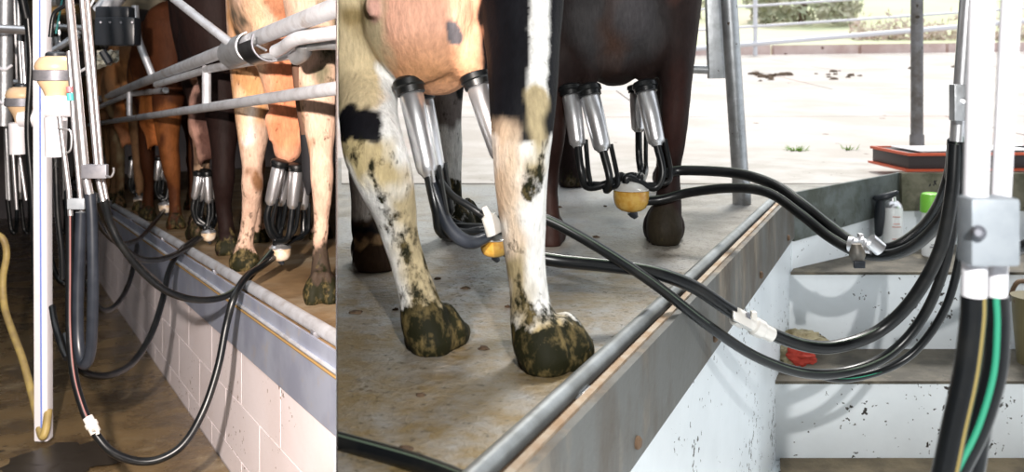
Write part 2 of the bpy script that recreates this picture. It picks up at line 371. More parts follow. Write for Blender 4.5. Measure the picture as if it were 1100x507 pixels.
for t in (.3, 1.1, 1.9, 2.5):
    q = edge(t)+n_in*.04; obj('clip', box(q+V((0, 0, PZ+.006)), (.05, .03, .016), rz=math.atan2(ED.y, ED.x), bev=.003), M['galv'], er)
def edge_plate(t0, t1, z0, z1, th): return plate(edge(t0), edge(t1), z0, z1, th)
struct('trim_2', join(edge_plate(-.6, 1.55, .725, .925, .016), edge_plate(1.556, 2.84, .725, .925, .016)), M['galv_rust'], clip='R', label='worn grey steel band along the near pit edge')
lip = prism([edge(-.6)+up*.925, edge(-.6)+up*.925+n_in*.014, edge(2.84)+up*.925+n_in*.014, edge(2.84)+up*.925], (0, 0, .006))
obj('lip', lip, mat('worn_cream_lip', (.40, .34, .27), .6, .3, c2=(.3, .2, .12), scale=14), bpy.data.objects['trim_2'], smooth=False, clip='R')
for t in (.45, 1.15, 1.9, 2.6):
    q = edge(t)-n_in*.018+up*.765; obj('bolt', lathe(q+n_in*.004, q-n_in*.008, ((0, .013), (.6, .013), (1, .008)), 12), M['wire'], bpy.data.objects['trim_2'])
# band over the diagonal corner and the back
struct('trim_3', plate(A, Bp, (.705, .755), (.925, .948), .016), M['moss_steel'], label='dark speckled steel plate across the far pit corner')
struct('trim_4', plate(Bp, Cp, .756, .948, .05), M['moss_concrete'], label='mossy concrete band above the far pit wall')
# pit walls
zpit = -.09
struct('wall_left', plate(edge(-1.9)+n_in*.012, A+n_in*.012, zpit-.02, .73, .012), M['paint'], clip='R')
struct('wall_far_left', plate(A+V((-.01, .01, 0)), Bp+V((-.01, .01, 0)), .2, .76, .02), M['paint'])
struct('wall_back', plate(Bp, Cp, .2, .76, .02), M['paint'])
# stairs
def wx(Y): return E0.x+(Y-E0.y)*.433-.01
Y1, Y2 = 3.74, 4.15
st = struct('stairs', prism([V((wx(Y1)+.004, Y1, zpit)), V((4.6, Y1, zpit)), V((4.6, Y1, .223)), V((wx(Y1)+.004, Y1, .223))], (0, .03, 0)), M['paint'])
obj('riser', prism([V((wx(Y2)+.004, Y2, .22)), V((4.6, Y2, .22)), V((4.6, Y2, .568)), V((wx(Y2)+.004, Y2, .568))], (0, .03, 0)), M['paint'], st, smooth=False)
obj('tread', prism([V((wx(Y1)+.004, Y1-.012, .223)), V((4.6, Y1-.012, .223)), V((4.6, Y2+.02, .223)), V((wx(Y2)+.004, Y2+.02, .223))], (0, 0, .012)), M['tread'], st, smooth=False)
obj('tread', prism([V((wx(Y2)+.012, Y2-.012, .568)), V((4.6, Y2-.012, .568)), V((4.6, 4.8, .568)), V((1.99, 4.8, .568)), V((A.x+.01, A.y, .568))], (0, 0, .012)), M['tread'], st, smooth=False)
struct('floor_pit', box((2.6, 1.85, zpit-.03), (7, 3.8, .06)), M['paint'], clip='R')
obj('step_board', prism([V((wx(3.3)+.10, 3.3, zpit)), V((4.4, 3.3, zpit)), V((4.4, 3.735, zpit)), V((wx(3.73)+.03, 3.735, zpit))], (0, 0, .014)), M['tread_low'], bpy.data.objects['floor_pit'], smooth=False)
# shed roof and walls that shade this end (out of view)
struct('roof', box((1.0, -1.2, 2.9), (13, 7.6, .06)), M['shedroof'])
struct('wall_behind', box((1.0, -5.0, .7), (13, .1, 4.4)), M['wallgrey'])

# ---- left-hand parlour
LD = V((-.55, 1, -SLOPE)); L0 = LP(361, 148+HPL/2.36*F); 
def ledge(t, up_=0.0, off=0.0):               # along the pit edge; off>0 goes towards the cows
    return L0+LD*t+V((.876, .482, 0))*off+V((0, 0, up_))
WH = HFL-HPL                                   # pit wall height
T0, T1 = -.9, 10.5
q = [ledge(T0, 0, .0), ledge(T1, 0, 0), ledge(T1, 0, 7), ledge(T0, 0, 7)]
struct('floor_left', prism(q, (0, 0, -.12)), M['plat_left'], clip='L')
q = [ledge(T0, -WH, .0), ledge(T1+2, -WH, 0), ledge(T1+2, -WH, -5), ledge(T0, -WH, -5)]
struct('floor_left_pit', prism(q, (0, 0, -.1)), M['pitfloor'], clip='L')
wl = struct('wall_left_pit', prism([ledge(T0, -WH-.05, .06), ledge(T1, -WH-.05, .06), ledge(T1, -.02, .06), ledge(T0, -.02, .06)], (-.876*.045, -.482*.045, 0)), M['mortar'], clip='L')
BH = .20                                       # band height
bh = (WH-BH)/2.45
t = T0; k = 0
blocks = []
for row in range(3):
    z1 = -BH-row*bh; z0 = max(z1-bh, -WH)
    off = .23 if row % 2 else 0
    t = T0-off
    while t < 8.5:
        ta, tb = max(t, T0), t+.46
        g = .0022
        if tb-ta > .05:
            qq = [ledge(ta+g, z0+g, .016), ledge(tb-g, z0+g, .016), ledge(tb-g, z1-g, .016), ledge(ta+g, z1-g, .016)]
            c = ledge((ta+tb)/2, 0, 0)
            if c.x*PN.x+c.y*PN.y < .25:
                obj('block', prism(qq, (-.876*.012, -.482*.012, 0)), M['paint_left'], wl, smooth=False, clip='L')
        t += .46
bd = struct('trim_5', prism([ledge(T0, -BH, .0), ledge(T1, -BH, 0), ledge(T1, .012, 0), ledge(T0, .012, 0)], (-.876*.008, -.482*.008, 0)), M['blue_steel'], clip='L', label='blue-grey steel band on the pit edge below the brown cow')
obj('ridge', tube([ledge(T0, -.035, -.012), ledge(T1, -.035, -.012)], .006, 8, smooth=False), M['galv_light'], bd, clip='L')
obj('ridge', tube([ledge(T0, -.05, -.010), ledge(T1, -.05, -.010)], .004, 8, smooth=False), M['straw'], bd, clip='L')
el = thing('edge_rail', 'long galvanised pipe along the platform edge under the row of brown cows', 'rail', ledge(0))
obj('pipe', tube([ledge(T0, .022, .03), ledge(T1, .022, .03)], .020, 14, smooth=False), M['galv_light'], el, clip='L')
for t in np.arange(.2, 7, 1.2):
    obj('clip', box(ledge(t, .008, .03), (.03, .05, .02), rz=math.atan2(LD.y, LD.x), bev=.003), M['greymetal'], el)
# shed shell on the left
struct('wall_left_far', box((-6.5, 15.5, 1), (13.6, .1, 5)), M['dark'], clip='L')
struct('wall_left_side', plate((-2.2, -1, 0), (-12.5, 15.5, 0), -2, 3.2, .1), M['dark'])
struct('ceiling', box((-6.6, 10.2, 3.1), (13, 11, .06)), M['shedroof'], clip='L')
#__OBJECTS__
# ================================================================== COWS
def px_chain(rows):                            # rows of (px, py, Y, radius in px)
    return [(P(a, b, Y), r*Y/F) for a, b, Y, r in rows]
def hoof_chains(Fp, toe, s=1.0, zs=1.0):
    toe = V(toe); toe.z = 0; toe.normalize(); side = V((-toe.y, toe.x, 0)); F0 = V(Fp); out = []; z = lambda a: V((0, 0, a*s*zs))
    for k in (-1, 1):
        q = F0+side*k*.031*s
        out.append([(F0+side*k*.018*s-toe*.005*s+z(.085), .027*s), (q-toe*.012*s+z(.050), .031*s), (q+toe*.01*s+z(.026), .032*s), (q+toe*.055*s+z(.014), .021*s)])
        out.append([(q-toe*.032*s+z(.020), .024*s), (q+toe*.01*s+z(.014), .029*s)])
        out.append([(F0+side*k*.020*s-toe*.030*s+z(.106), .014*s), (F0+side*k*.022*s-toe*.040*s+z(.094), .009*s)])
    return out
def hind_leg(Fp, h, inw, s=1.0, bend=1.0):
    F0 = V(Fp); h = V(h); z = lambda a: V((0, 0, a*s))
    return [(F0+z(.06)-h*.02*s, .036*s), (F0+z(.13)-h*.05*s*bend, .040*s), (F0+z(.20)-h*.05*s*bend, .030*s), (F0+z(.34)-h*.06*s*bend, .031*s), (F0+z(.46)-h*.09*s*bend, .040*s), (F0+z(.52)-h*.10*s*bend, .044*s),
            (F0+z(.62)-h*.03*s, .056*s), (F0+z(.78)+h*.08*s+inw*.02, .10*s), (F0+z(.95)+h*.14*s+inw*.05, .15*s), (F0+z(1.12)+h*.14*s+inw*.08, .17*s)]
def front_leg(Fp, h, inw, s=1.0):
    F0 = V(Fp); h = V(h); z = lambda a: V((0, 0, a*s))
    return [(F0+z(.06)-h*.01, .034*s), (F0+z(.12)-h*.02*s, .038*s), (F0+z(.18)-h*.01*s, .029*s), (F0+z(.30), .029*s), (F0+z(.40)+h*.01*s, .042*s), (F0+z(.48), .038*s), (F0+z(.64)-h*.01*s, .055*s), (F0+z(.80)+h*.02*s+inw*.03, .09*s), (F0+z(.98)+inw*.06, .12*s)]
def trunk(O, h, s=1.0, H=1.36, wid=1.0, L=1.0):
    """rings: distance along heading, centre height, half width, half height"""
    R = [(-.20, 1.16, .07, .07), (-.17, 1.16, .14, .14), (-.08, 1.13, .21, .21), (.06, 1.10, .265, .25), (.30, 1.06, .28, .29), (.60, 1.00, .33, .34), (.95, .98, .34, .36), (1.22, 1.0, .30, .35), (1.42, 1.04, .24, .30), (1.58, 1.12, .16, .22),
         (1.74, 1.22, .115, .16), (1.92, 1.30, .10, .13), (2.0, 1.32, .10, .12), (2.10, 1.29, .098, .115), (2.24, 1.18, .075, .085), (2.38, 1.06, .062, .062), (2.43, 1.02, .03, .03)]
    h = V(h); r = V((h.y, -h.x, 0)); vs_ = []; fs = []; seg = 24
    q = cr([np.array(a) for a in R], 3)
    for a in q:
        c = V(O)+h*a[0]*s*L+V((0, 0, a[1]*s*H/1.36))
        for k in range(seg):
            t = 2*math.pi*k/seg; vs_.append(c+r*(math.cos(t)*max(a[2], .01)*s*wid)+V((0, 0, math.sin(t)*max(a[3], .01)*s)))
    for i in range(len(q)-1):
        for k in range(seg):
            k2 = (k+1) % seg; fs.append((i*seg+k, i*seg+k2, (i+1)*seg+k2, (i+1)*seg+k))
    fs.append(tuple(range(seg))[::-1]); fs.append(tuple((len(q)-1)*seg+k for k in range(seg)))
    return vs_, fs
def chain_mesh(ch, seg=16): return tube([p for p, _ in ch], [r for _, r in ch], seg=seg, n=5, cap='round')

def body(name, pieces, parent, base_col, blobs, m, voxel=.014, clip=None, gz=None, smooth_it=3, seed=1.0, mottle=.5, YW=1.0):
    """unite lofted pieces into one continuous skin, then paint the coat patch by patch"""
    vs_, fs = join(*pieces)
    me = bpy.data.meshes.new('tmp'); me.from_pydata([tuple(v) for v in vs_], [], fs)
    bm = bmesh.new(); bm.from_mesh(me); bmesh.ops.recalc_face_normals(bm, faces=bm.faces[:]); bm.to_mesh(me); bm.free()
    o = bpy.data.objects.new('tmp', me); COL.objects.link(o)
    rm = o.modifiers.new('r', 'REMESH'); rm.mode = 'VOXEL'; rm.voxel_size = voxel
    sm = o.modifiers.new('s', 'SMOOTH'); sm.factor = .5; sm.iterations = smooth_it
    dg = bpy.context.evaluated_depsgraph_get(); dg.update()
    ev = bpy.data.meshes.new_from_object(o.evaluated_get(dg))
    bpy.data.objects.remove(o); bpy.data.meshes.remove(me)
    n = len(ev.vertices); co = np.empty(n*3); ev.vertices.foreach_get('co', co); co = co.reshape(-1, 3)
    if gz is not None:
        g = gz(co[:, 1]) if callable(gz) else np.full(n, gz)
        co[:, 2] = np.maximum(co[:, 2], g+.001)
    if clip:
        d = co[:, 0]*PN.x+co[:, 1]*PN.y
        if clip == 'L': ex = np.maximum(d+.004, 0)
        else: ex = np.minimum(d-.004, 0)
        co[:, 0] -= ex*PN.x; co[:, 1] -= ex*PN.y
    col = np.tile(np.array(base_col, float), (n, 1))
    # noise fields
    f1 = np.fromiter((noise.noise(V(p)*14+V((seed, 0, 0))) for p in co), float, n)
    f2 = np.fromiter((noise.noise(V((p[0]*42, p[1]*42, p[2]*24))+V((0, seed, 0))) for p in co), float, n)
    jit = f1*.022+f2*.012; mud = np.zeros(n)
    for bl in blobs:
        kind = bl[0]
        if kind == 'cap':                      # capsule a-b, radius, colour, softness, break-up
            _, a, b, r, c, soft, brk = bl
            a = np.array(a, float); b = np.array(b, float); ab = b-a; tt = np.clip(((co-a)@ab)/max(ab@ab, 1e-9), 0, 1)
            d = np.linalg.norm((co-(a+tt[:, None]*ab))*np.array([1, YW, 1]), axis=1)+jit*brk
            wgt = np.clip((r-d)/soft+.5, 0, 1)
        elif kind == 'ell':                    # ellipsoid centre, radii, colour, softness, break-up
            _, a, rr, c, soft, brk = bl
            d = (np.linalg.norm((co-np.array(a))/np.array(rr), axis=1)-1)*min(rr)+jit*brk
            wgt = np.clip(-d/soft+.5, 0, 1)
        elif kind == 'low':                    # muddy lower leg: height above ground, colour, softness, break-up
            _, zh, c, soft, brk = bl
            g = gz(co[:, 1]) if callable(gz) else gz
            d = co[:, 2]-g-zh+jit*brk*2
            wgt = np.clip(-d/soft+.5, 0, 1)
        elif kind == 'mud':                    # mud mask: capsule a-b, radius, amount, softness
            _, a, b, r, amt, soft = bl
            a = np.array(a, float); b = np.array(b, float); ab = b-a; tt = np.clip(((co-a)@ab)/max(ab@ab, 1e-9), 0, 1)
            d = np.linalg.norm((co-(a+tt[:, None]*ab))*np.array([1, YW, 1]), axis=1)+jit*.5
            mud = np.maximum(mud, amt*np.clip((r-d)/soft+.5, 0, 1)); continue
        elif kind == 'mudlow':
            _, zh, amt, soft = bl
            g = gz(co[:, 1]) if callable(gz) else gz
            mud = np.maximum(mud, amt*np.clip(-(co[:, 2]-g-zh+jit)/soft+.5, 0, 1)); continue
        elif kind == 'spl':                    # splashes all over inside a capsule
            _, a, b, r, c, thr = bl
            a = np.array(a, float); b = np.array(b, float); ab = b-a; tt = np.clip(((co-a)@ab)/max(ab@ab, 1e-9), 0, 1)
            d = np.linalg.norm(co-(a+tt[:, None]*ab), axis=1)
            wgt = np.clip(((f2+.5*f1)-thr)*9, 0, 1)*np.clip((r-d)/.02, 0, 1)
        col = col*(1-wgt[:, None])+np.array(c)[None, :]*wgt[:, None]
    col *= (1+mottle*.35*f1+mottle*.25*f2)[:, None]; col = np.clip(col, 0, 1)
    off = WL[parent]; co -= np.array(off)
    ev.vertices.foreach_set('co', co.ravel()); ev.name = name
    at = ev.color_attributes.new('coat', 'FLOAT_COLOR', 'POINT')
    at.data.foreach_set('color', np.concatenate([col, np.ones((n, 1))], 1).ravel())
    ma = ev.attributes.new('mud', 'FLOAT', 'POINT'); ma.data.foreach_set('value', mud)
    ev.polygons.foreach_set('use_smooth', [True]*len(ev.polygons)); ev.materials.clear(); ev.materials.append(m); ev.update()
    ob = bpy.data.objects.new(name, ev); COL.objects.link(ob); ob.parent = parent; WL[ob] = off
    return ob
def head_bits(root, O, h, s, colr, clip=None):  # ears, horn-free poll, eyes, nostrils
    h = V(h); r = V((h.y, -h.x, 0)); m = mat('ear_%d' % int(colr[0]*1000), colr, .8)
    for k in (-1, 1):
        c = V(O)+h*2.0*s+V((0, 0, 1.36*s))+r*k*.09*s
        obj('ear', tube([c, c+r*k*.09*s+V((0, 0, .01)), c+r*k*.17*s-V((0, 0, .02))], [.02*s, .042*s, .008*s], 10, cap='round'), m, root, clip=clip)
        e = V(O)+h*2.17*s+r*k*.078*s+V((0, 0, 1.29*s))
        obj('eye', blob(e, (.02*s,)*3, 0, 2), M['blackplastic'], root, clip=clip)

# ---- the near black-and-white cow, seen from behind
R1 = (.80, .79, .76); BK = (.006, .006, .008); MUD = (.30, .22, .10); DMUD = (.045, .045, .02); TAN = (.55, .43, .25); PINK = (.80, .46, .30)
c1 = thing('cow', 'black and white cow with pink udder and muddy legs, nearest in the daylight', 'cow', (-.05, 1.95, PZ), 'cows on the sunlit platform')
h1 = V((-.08, 1, 0)).normalized(); ri1 = V((h1.y, -h1.x, 0))
O1 = V((-.09, 2.02, PZ))
LL = px_chain([(463, 366, 1.95, 25), (456, 345, 1.97, 26), (449, 318, 1.98, 21), (439, 285, 1.99, 19), (430, 255, 1.99, 20), (424, 228, 1.98, 24), (414, 195, 1.96, 31), (402, 160, 1.96, 34), (396, 125, 2.02, 32), (393, 90, 2.10, 36), (388, 50, 2.12, 44), (384, -10, 2.14, 62), (392, -80, 2.14, 80)])
RL = px_chain([(586, 384, 1.83, 29), (580, 365, 1.85, 31), (572, 342, 1.87, 25), (568, 312, 1.88, 21), (564, 275, 1.88, 22), (562, 240, 1.88, 25), (560, 205, 1.87, 28), (560, 170, 1.86, 31), (561, 130, 1.88, 35), (562, 90, 1.92, 38), (561, 40, 1.98, 42), (557, -15, 2.04, 52), (540, -90, 2.10, 78)])
F1a = V((-.375, 2.76, PZ)); F1b = V((-.17, 3.24, PZ))
FLa = px_chain([(402, 283, 2.74, 24), (401, 262, 2.75, 22), (393, 245, 2.76, 16), (391, 215, 2.76, 14), (391, 180, 2.76, 17), (394, 140, 2.76, 17), (396, 90, 2.78, 24), (410, 20, 2.85, 40)])
FRa = px_chain([(494, 252, 3.22, 20), (489, 236, 3.22, 20), (484, 220, 3.22, 14), (482, 190, 3.22, 14), (481, 160, 3.22, 16), (481, 130, 3.2, 15), (481, 100, 3.2, 17), (476, 50, 3.15, 30)])
ud = [(P(462, 60, 1.99), .115), (P(440, 40, 2.02), .125)]
udder1 = [chain_mesh([(P(455, -40, 2.12), .12), (P(455, 10, 2.08), .145), (P(462, 45, 2.08), .128), (P(470, 62, 2.10), .088)], 24),
          chain_mesh([(P(425, -30, 2.14), .10), (P(428, 20, 2.10), .096), (P(445, 52, 2.08), .078)], 20),
          chain_mesh([(P(500, -30, 2.12), .09), (P(502, 20, 2.09), .086), (P(503, 50, 2.06), .078)], 20),
          chain_mesh([(P(442, 66, 2.03), .045), (P(441, 92, 2.02), .026)]), chain_mesh([(P(508, 62, 2.06), .045), (P(512, 86, 2.05), .024)]),
          chain_mesh([(P(399, 2, 1.965), .016), (P(400, 13, 1.955), .013)], 10)]
g1 = V((467, 375, 0))
HF1, HF2 = G(466, 383), G(592, 405)
pieces = [trunk(O1+V((0, .06, .06)), h1, 1.0, L=.72), *[chain_mesh(c) for c in (LL, RL, FLa, FRa)], *udder1]
for Fp, toe, s in ((G(469, 368), (.28, 1, 0), 1.12), (G(596, 387), (.30, 1, 0), 1.28), (G(404, 283), (-.1, 1, 0), 1.2), (G(497, 252), (.1, 1, 0), 1.15)):
    pieces += [chain_mesh(c) for c in hoof_chains(Fp, toe, s, .62 if Fp.y < 2.2 else 1.0)]
pieces.append(chain_mesh([(P(572, 352, 1.87), .045), (P(585, 375, 1.87), .05)]))
WH_ = (.84, .83, .80); OLV = (.16, .17, .07)
b1 = [('ell', O1+V((.0, .5, 1.0)), (.5, .45, .5), R1, .02, 1),
      ('ell', P(460, -30, 2.06), (.20, .24, .29), (.72, .39, .27), .012, .3), ('ell', P(462, 78, 2.03), (.16, .16, .055), (.62, .31, .15), .09, .4), ('ell', P(515, 40, 2.03), (.04, .16, .12), (.62, .33, .20), .08, .4),
      ('ell', P(420, -20, 1.95), (.06, .1, .07), (.78, .42, .30), .06, .5),
      # right hind leg: black thigh, white stripe, cream shank
      ('cap', P(566, -60, 1.95), P(563, 100, 1.9), .100, BK, .008, .6), ('cap', P(545, 105, 1.9), P(547, 132, 1.9), .040, BK, .006, .8), ('cap', P(560, 60, 1.9), P(556, 120, 1.9), .060, BK, .006, .6), ('cap', P(594, 100, 1.9), P(594, 140, 1.9), .014, BK, .006, .5),
      ('cap', P(548, 160, 1.82), P(552, 300, 1.84), .024, (.76, .60, .45), .03, 1), ('cap', P(540, 140, 1.82), P(536, 230, 1.84), .020, (.72, .52, .36), .03, .8),
      ('cap', P(584, -60, 1.93), P(583, 30, 1.88), .026, WH_, .006, .4), ('cap', P(583, 30, 1.88), P(578, 100, 1.86), .021, WH_, .006, .4),
      ('cap', P(577, 104, 1.86), P(574, 175, 1.86), .022, (.42, .34, .20), .012, .6), 
      ('mud', P(577, 125, 1.86), P(574, 160, 1.86), .022, .34, .03), ('mud', P(574, 168, 1.86), P(571, 206, 1.86), .021, .62, .015), ('mud', P(550, 270, 1.85), P(556, 350, 1.85), .026, .42, .03), ('mud', P(575, 340, 1.85), P(578, 360, 1.85), .05, .40, .06),
      ('mud', P(545, 170, 1.85), P(545, 290, 1.85), .02, .20, .03), ('mud', P(560, 376, 1.85), P(620, 380, 1.85), .062, .85, .03), ('mud', P(560, 350, 1.85), P(600, 356, 1.85), .05, .42, .04),
      ('cap', P(572, 374, 1.84), P(618, 394, 1.82), .042, (.05, .045, .02), .02, 1.0),
      # left hind leg: tan thigh, white flank strip, black hock patch
      ('cap', P(372, -60, 2.0), P(376, 100, 1.96), .075, (.58, .47, .29), .03, 1), ('cap', P(380, 20, 2.0), P(384, 70, 1.95), .016, MUD, .03, 1.2),
      ('cap', P(415, 60, 2.1), P(422, 120, 2.05), .030, WH_, .012, .5), ('cap', P(422, 120, 2.0), P(436, 190, 2.0), .030, WH_, .012, .5),
      ('cap', P(376, 148, 1.93), P(398, 190, 1.93), .036, (.52, .42, .22), .02, 1), ('cap', P(405, 165, 1.93), P(412, 190, 1.93), .03, (.50, .40, .22), .03, 1),
      ('cap', P(362, 131, 1.93), P(393, 131, 1.93), .037, BK, .006, .8), ('cap', P(385, 125, 1.93), P(402, 142, 1.93), .018, BK, .006, .8),
      ('cap', P(446, 170, 1.95), P(446, 240, 1.95), .015, (.62, .50, .32), .02, 1), ('cap', P(450, 255, 1.95), P(472, 330, 1.95), .02, (.55, .45, .26), .03, 1.4),
      ('mud', P(386, 165, 1.93), P(406, 195, 1.93), .030, .36, .03), ('mud', P(412, 195, 1.93), P(422, 250, 1.95), .016, .58, .02), ('mud', P(430, 250, 1.95), P(450, 320, 1.95), .020, .48, .03),
      ('mud', P(432, 190, 1.93), P(462, 330, 1.95), .030, .22, .05), ('mud', P(445, 325, 1.95), P(470, 345, 1.95), .05, .50, .05),
      ('mud', P(440, 362, 1.95), P(490, 365, 1.95), .068, .95, .03), ('mud', P(450, 325, 1.95), P(475, 345, 1.95), .05, .42, .04), ('cap', P(450, 368, 1.93), P(488, 384, 1.93), .035, (.03, .03, .016), .02, 1.2),
      ('cap', P(440, 225, 1.95), P(456, 330, 1.95), .045, (.50, .41, .25), .05, 1.5), ('cap', P(398, 195, 1.93), P(410, 240, 1.93), .018, WH_, .03, 1),
      ('mud', P(425, 240, 1.95), P(460, 335, 1.95), .05, .34, .04), ('mud', P(380, 160, 1.93), P(430, 200, 1.93), .05, .26, .04),
      ('cap', P(556, 290, 1.85), P(564, 350, 1.85), .028, (.40, .32, .18), .03, 1.5), ('mud', P(553, 290, 1.85), P(560, 350, 1.85), .024, .46, .03),
      ('cap', P(575, 352, 1.85), P(605, 362, 1.85), .040, (.46, .36, .19), .03, 1.6), ('mud', P(575, 352, 1.85), P(605, 362, 1.85), .055, .44, .04), ('mud', P(475, 330, 1.95), P(482, 350, 1.95), .045, .55, .04), ('mud', P(590, 335, 1.85), P(612, 350, 1.85), .045, .5, .04),
      # fore legs
      ('cap', P(395, 60, 2.74), P(393, 240, 2.76), .10, (.66, .60, .54), .02, 1), ('cap', P(388, 262, 2.7), P(414, 285, 2.68), .075, (.05, .028, .016), .02, 1), ('cap', P(380, 264, 2.7), P(412, 258, 2.7), .016, (.42, .26, .13), .01, 1.2), ('cap', P(378, 248, 2.7), P(414, 246, 2.7), .012, BK, .01, 1.2),
      ('mud', P(392, 180, 2.74), P(392, 240, 2.74), .06, .22, .03), ('cap', P(412, 200, 2.74), P(418, 235, 2.74), .03, (.08, .05, .03), .03, 1.2),
      ('cap', P(481, 60, 3.2), P(481, 112, 3.2), .075, (.20, .17, .16), .02, 1), ('cap', P(498, 75, 3.15), P(499, 100, 3.15), .035, BK, .01, 1),
      ('mud', P(492, 225, 3.18), P(500, 262, 3.16), .10, .70, .03), ('mud', P(481, 130, 3.2), P(486, 215, 3.2), .09, .17, .03),
      ('cap', P(485, 27, 1.95), P(489, 40, 1.95), .013, (.13, .12, .13), .005, .4), ('cap', P(399, 0, 1.93), P(400, 14, 1.93), .016, (.60, .34, .27), .012, .4)]
body('body', pieces, c1, R1, b1, M['coat'], .0068, 'R', PZ, 4, 1.0, YW=.3)
head_bits(c1, O1+V((0, -.42, .06)), h1, 1.0, BK)
# tail hanging at the partition side, out of frame above
obj('tail', tube([O1+V((0, -.14, 1.28)), O1+V((-.02, -.22, 1.15)), O1+V((-.03, -.2, .9))], [.03, .024, .02], 12, cap='round'), mat('tail_dark', BK, .8), c1, clip='R')

# ---- the dark brown cow behind
DB = (.018, .011, .010); BR = (.085, .032, .018)
c2 = thing('cow', 'dark brown cow with a black udder, standing behind the black and white cow', 'cow', (.30, 3.1, PZ), 'cows on the sunlit platform')
h2 = V((.12, 1, 0)).normalized(); O2 = V((.33, 3.22, PZ))
L2 = px_chain([(591, 262, 3.10, 13), (591, 240, 3.12, 12), (590, 215, 3.13, 10), (591, 185, 3.15, 10), (592, 150, 3.13, 15), (594, 115, 3.15, 16), (597, 75, 3.2, 18), (612, 30, 3.25, 35), (630, -40, 3.25, 55)])
R2 = px_chain([(714, 250, 3.12, 20), (714, 236, 3.13, 19), (718, 215, 3.14, 14.5), (719, 185, 3.15, 12), (722, 150, 3.13, 15), (725, 115, 3.13, 16), (726, 85, 3.16, 18), (724, 40, 3.22, 26), (712, -30, 3.25, 48)])
F2a = px_chain([(614, 194, 4.6, 15), (612, 178, 4.6, 14), (611, 160, 4.6, 10), (612, 120, 4.6, 11), (616, 80, 4.6, 16), (625, 30, 4.5, 30)])
F2b = px_chain([(714, 194, 4.6, 12), (714, 170, 4.6, 9), (716, 120, 4.6, 11), (712, 80, 4.6, 16), (700, 30, 4.5, 30)])
pieces = [trunk(O2, h2, 1.03, L=.88), *[chain_mesh(c) for c in (L2, R2, F2a, F2b)],
          chain_mesh([(P(665, -30, 3.28), .17), (P(664, 25, 3.28), .175), (P(660, 55, 3.28), .125)], 22),
          chain_mesh([(P(630, 10, 3.25), .13), (P(627, 45, 3.22), .10), (P(625, 66, 3.22), .06)], 18), chain_mesh([(P(700, 10, 3.25), .10), (P(699, 50, 3.22), .075), (P(697, 72, 3.22), .045)], 18),
          chain_mesh([(P(612, 60, 3.2), .05), (P(611, 92, 3.2), .024)]), chain_mesh([(P(634, 60, 3.2), .05), (P(633, 94, 3.2), .024)]), chain_mesh([(P(693, 62, 3.22), .05), (P(694, 88, 3.22), .024)])]
for Fp, toe, s in ((G(713, 257), (.15, 1, 0), 1.15), (G(591, 260), (.0, 1, 0), .9), (G(615, 198), (.1, 1, 0), 1.2), (G(714, 198), (.1, 1, 0), 1.0)):
    pieces += [chain_mesh(c) for c in hoof_chains(Fp, toe, s)]
b2 = [('cap', P(722, -30, 3.1), P(722, 120, 3.05), .035, (.07, .032, .025), .03, 1), ('cap', P(730, 30, 3.08), P(722, 230, 3.05), .05, (.026, .010, .008), .03, 1), ('mud', P(600, 190, 4.5), P(628, 200, 4.5), .06, .5, .03), ('mud', P(700, 245, 3.1), P(728, 262, 3.1), .05, .22, .03),
      ('ell', P(662, 20, 3.15), (.17, .14, .17), (.040, .037, .038), .05, .6), ('ell', P(662, 40, 3.1), (.04, .1, .12), (.075, .040, .028), .06, 1), ('ell', P(680, 15, 3.1), (.07, .1, .09), (.06, .055, .058), .06, 1),
      ('cap', P(590, 100, 3.1), P(590, 260, 3.1), .07, (.022, .010, .008), .03, 1), ('cap', P(708, 245, 3.05), P(714, 265, 3.05), .09, (.03, .024, .016), .02, 1),
      ('cap', P(602, 198, 4.5), P(626, 198, 4.5), .03, (.30, .26, .20), .02, 1.2)]
body('body', pieces, c2, DB, b2, M['coat_sleek'], .012, None, PZ, 3, 3.0)
head_bits(c2, O2+V((.02, -.24, 0)), h2, 1.03, DB)

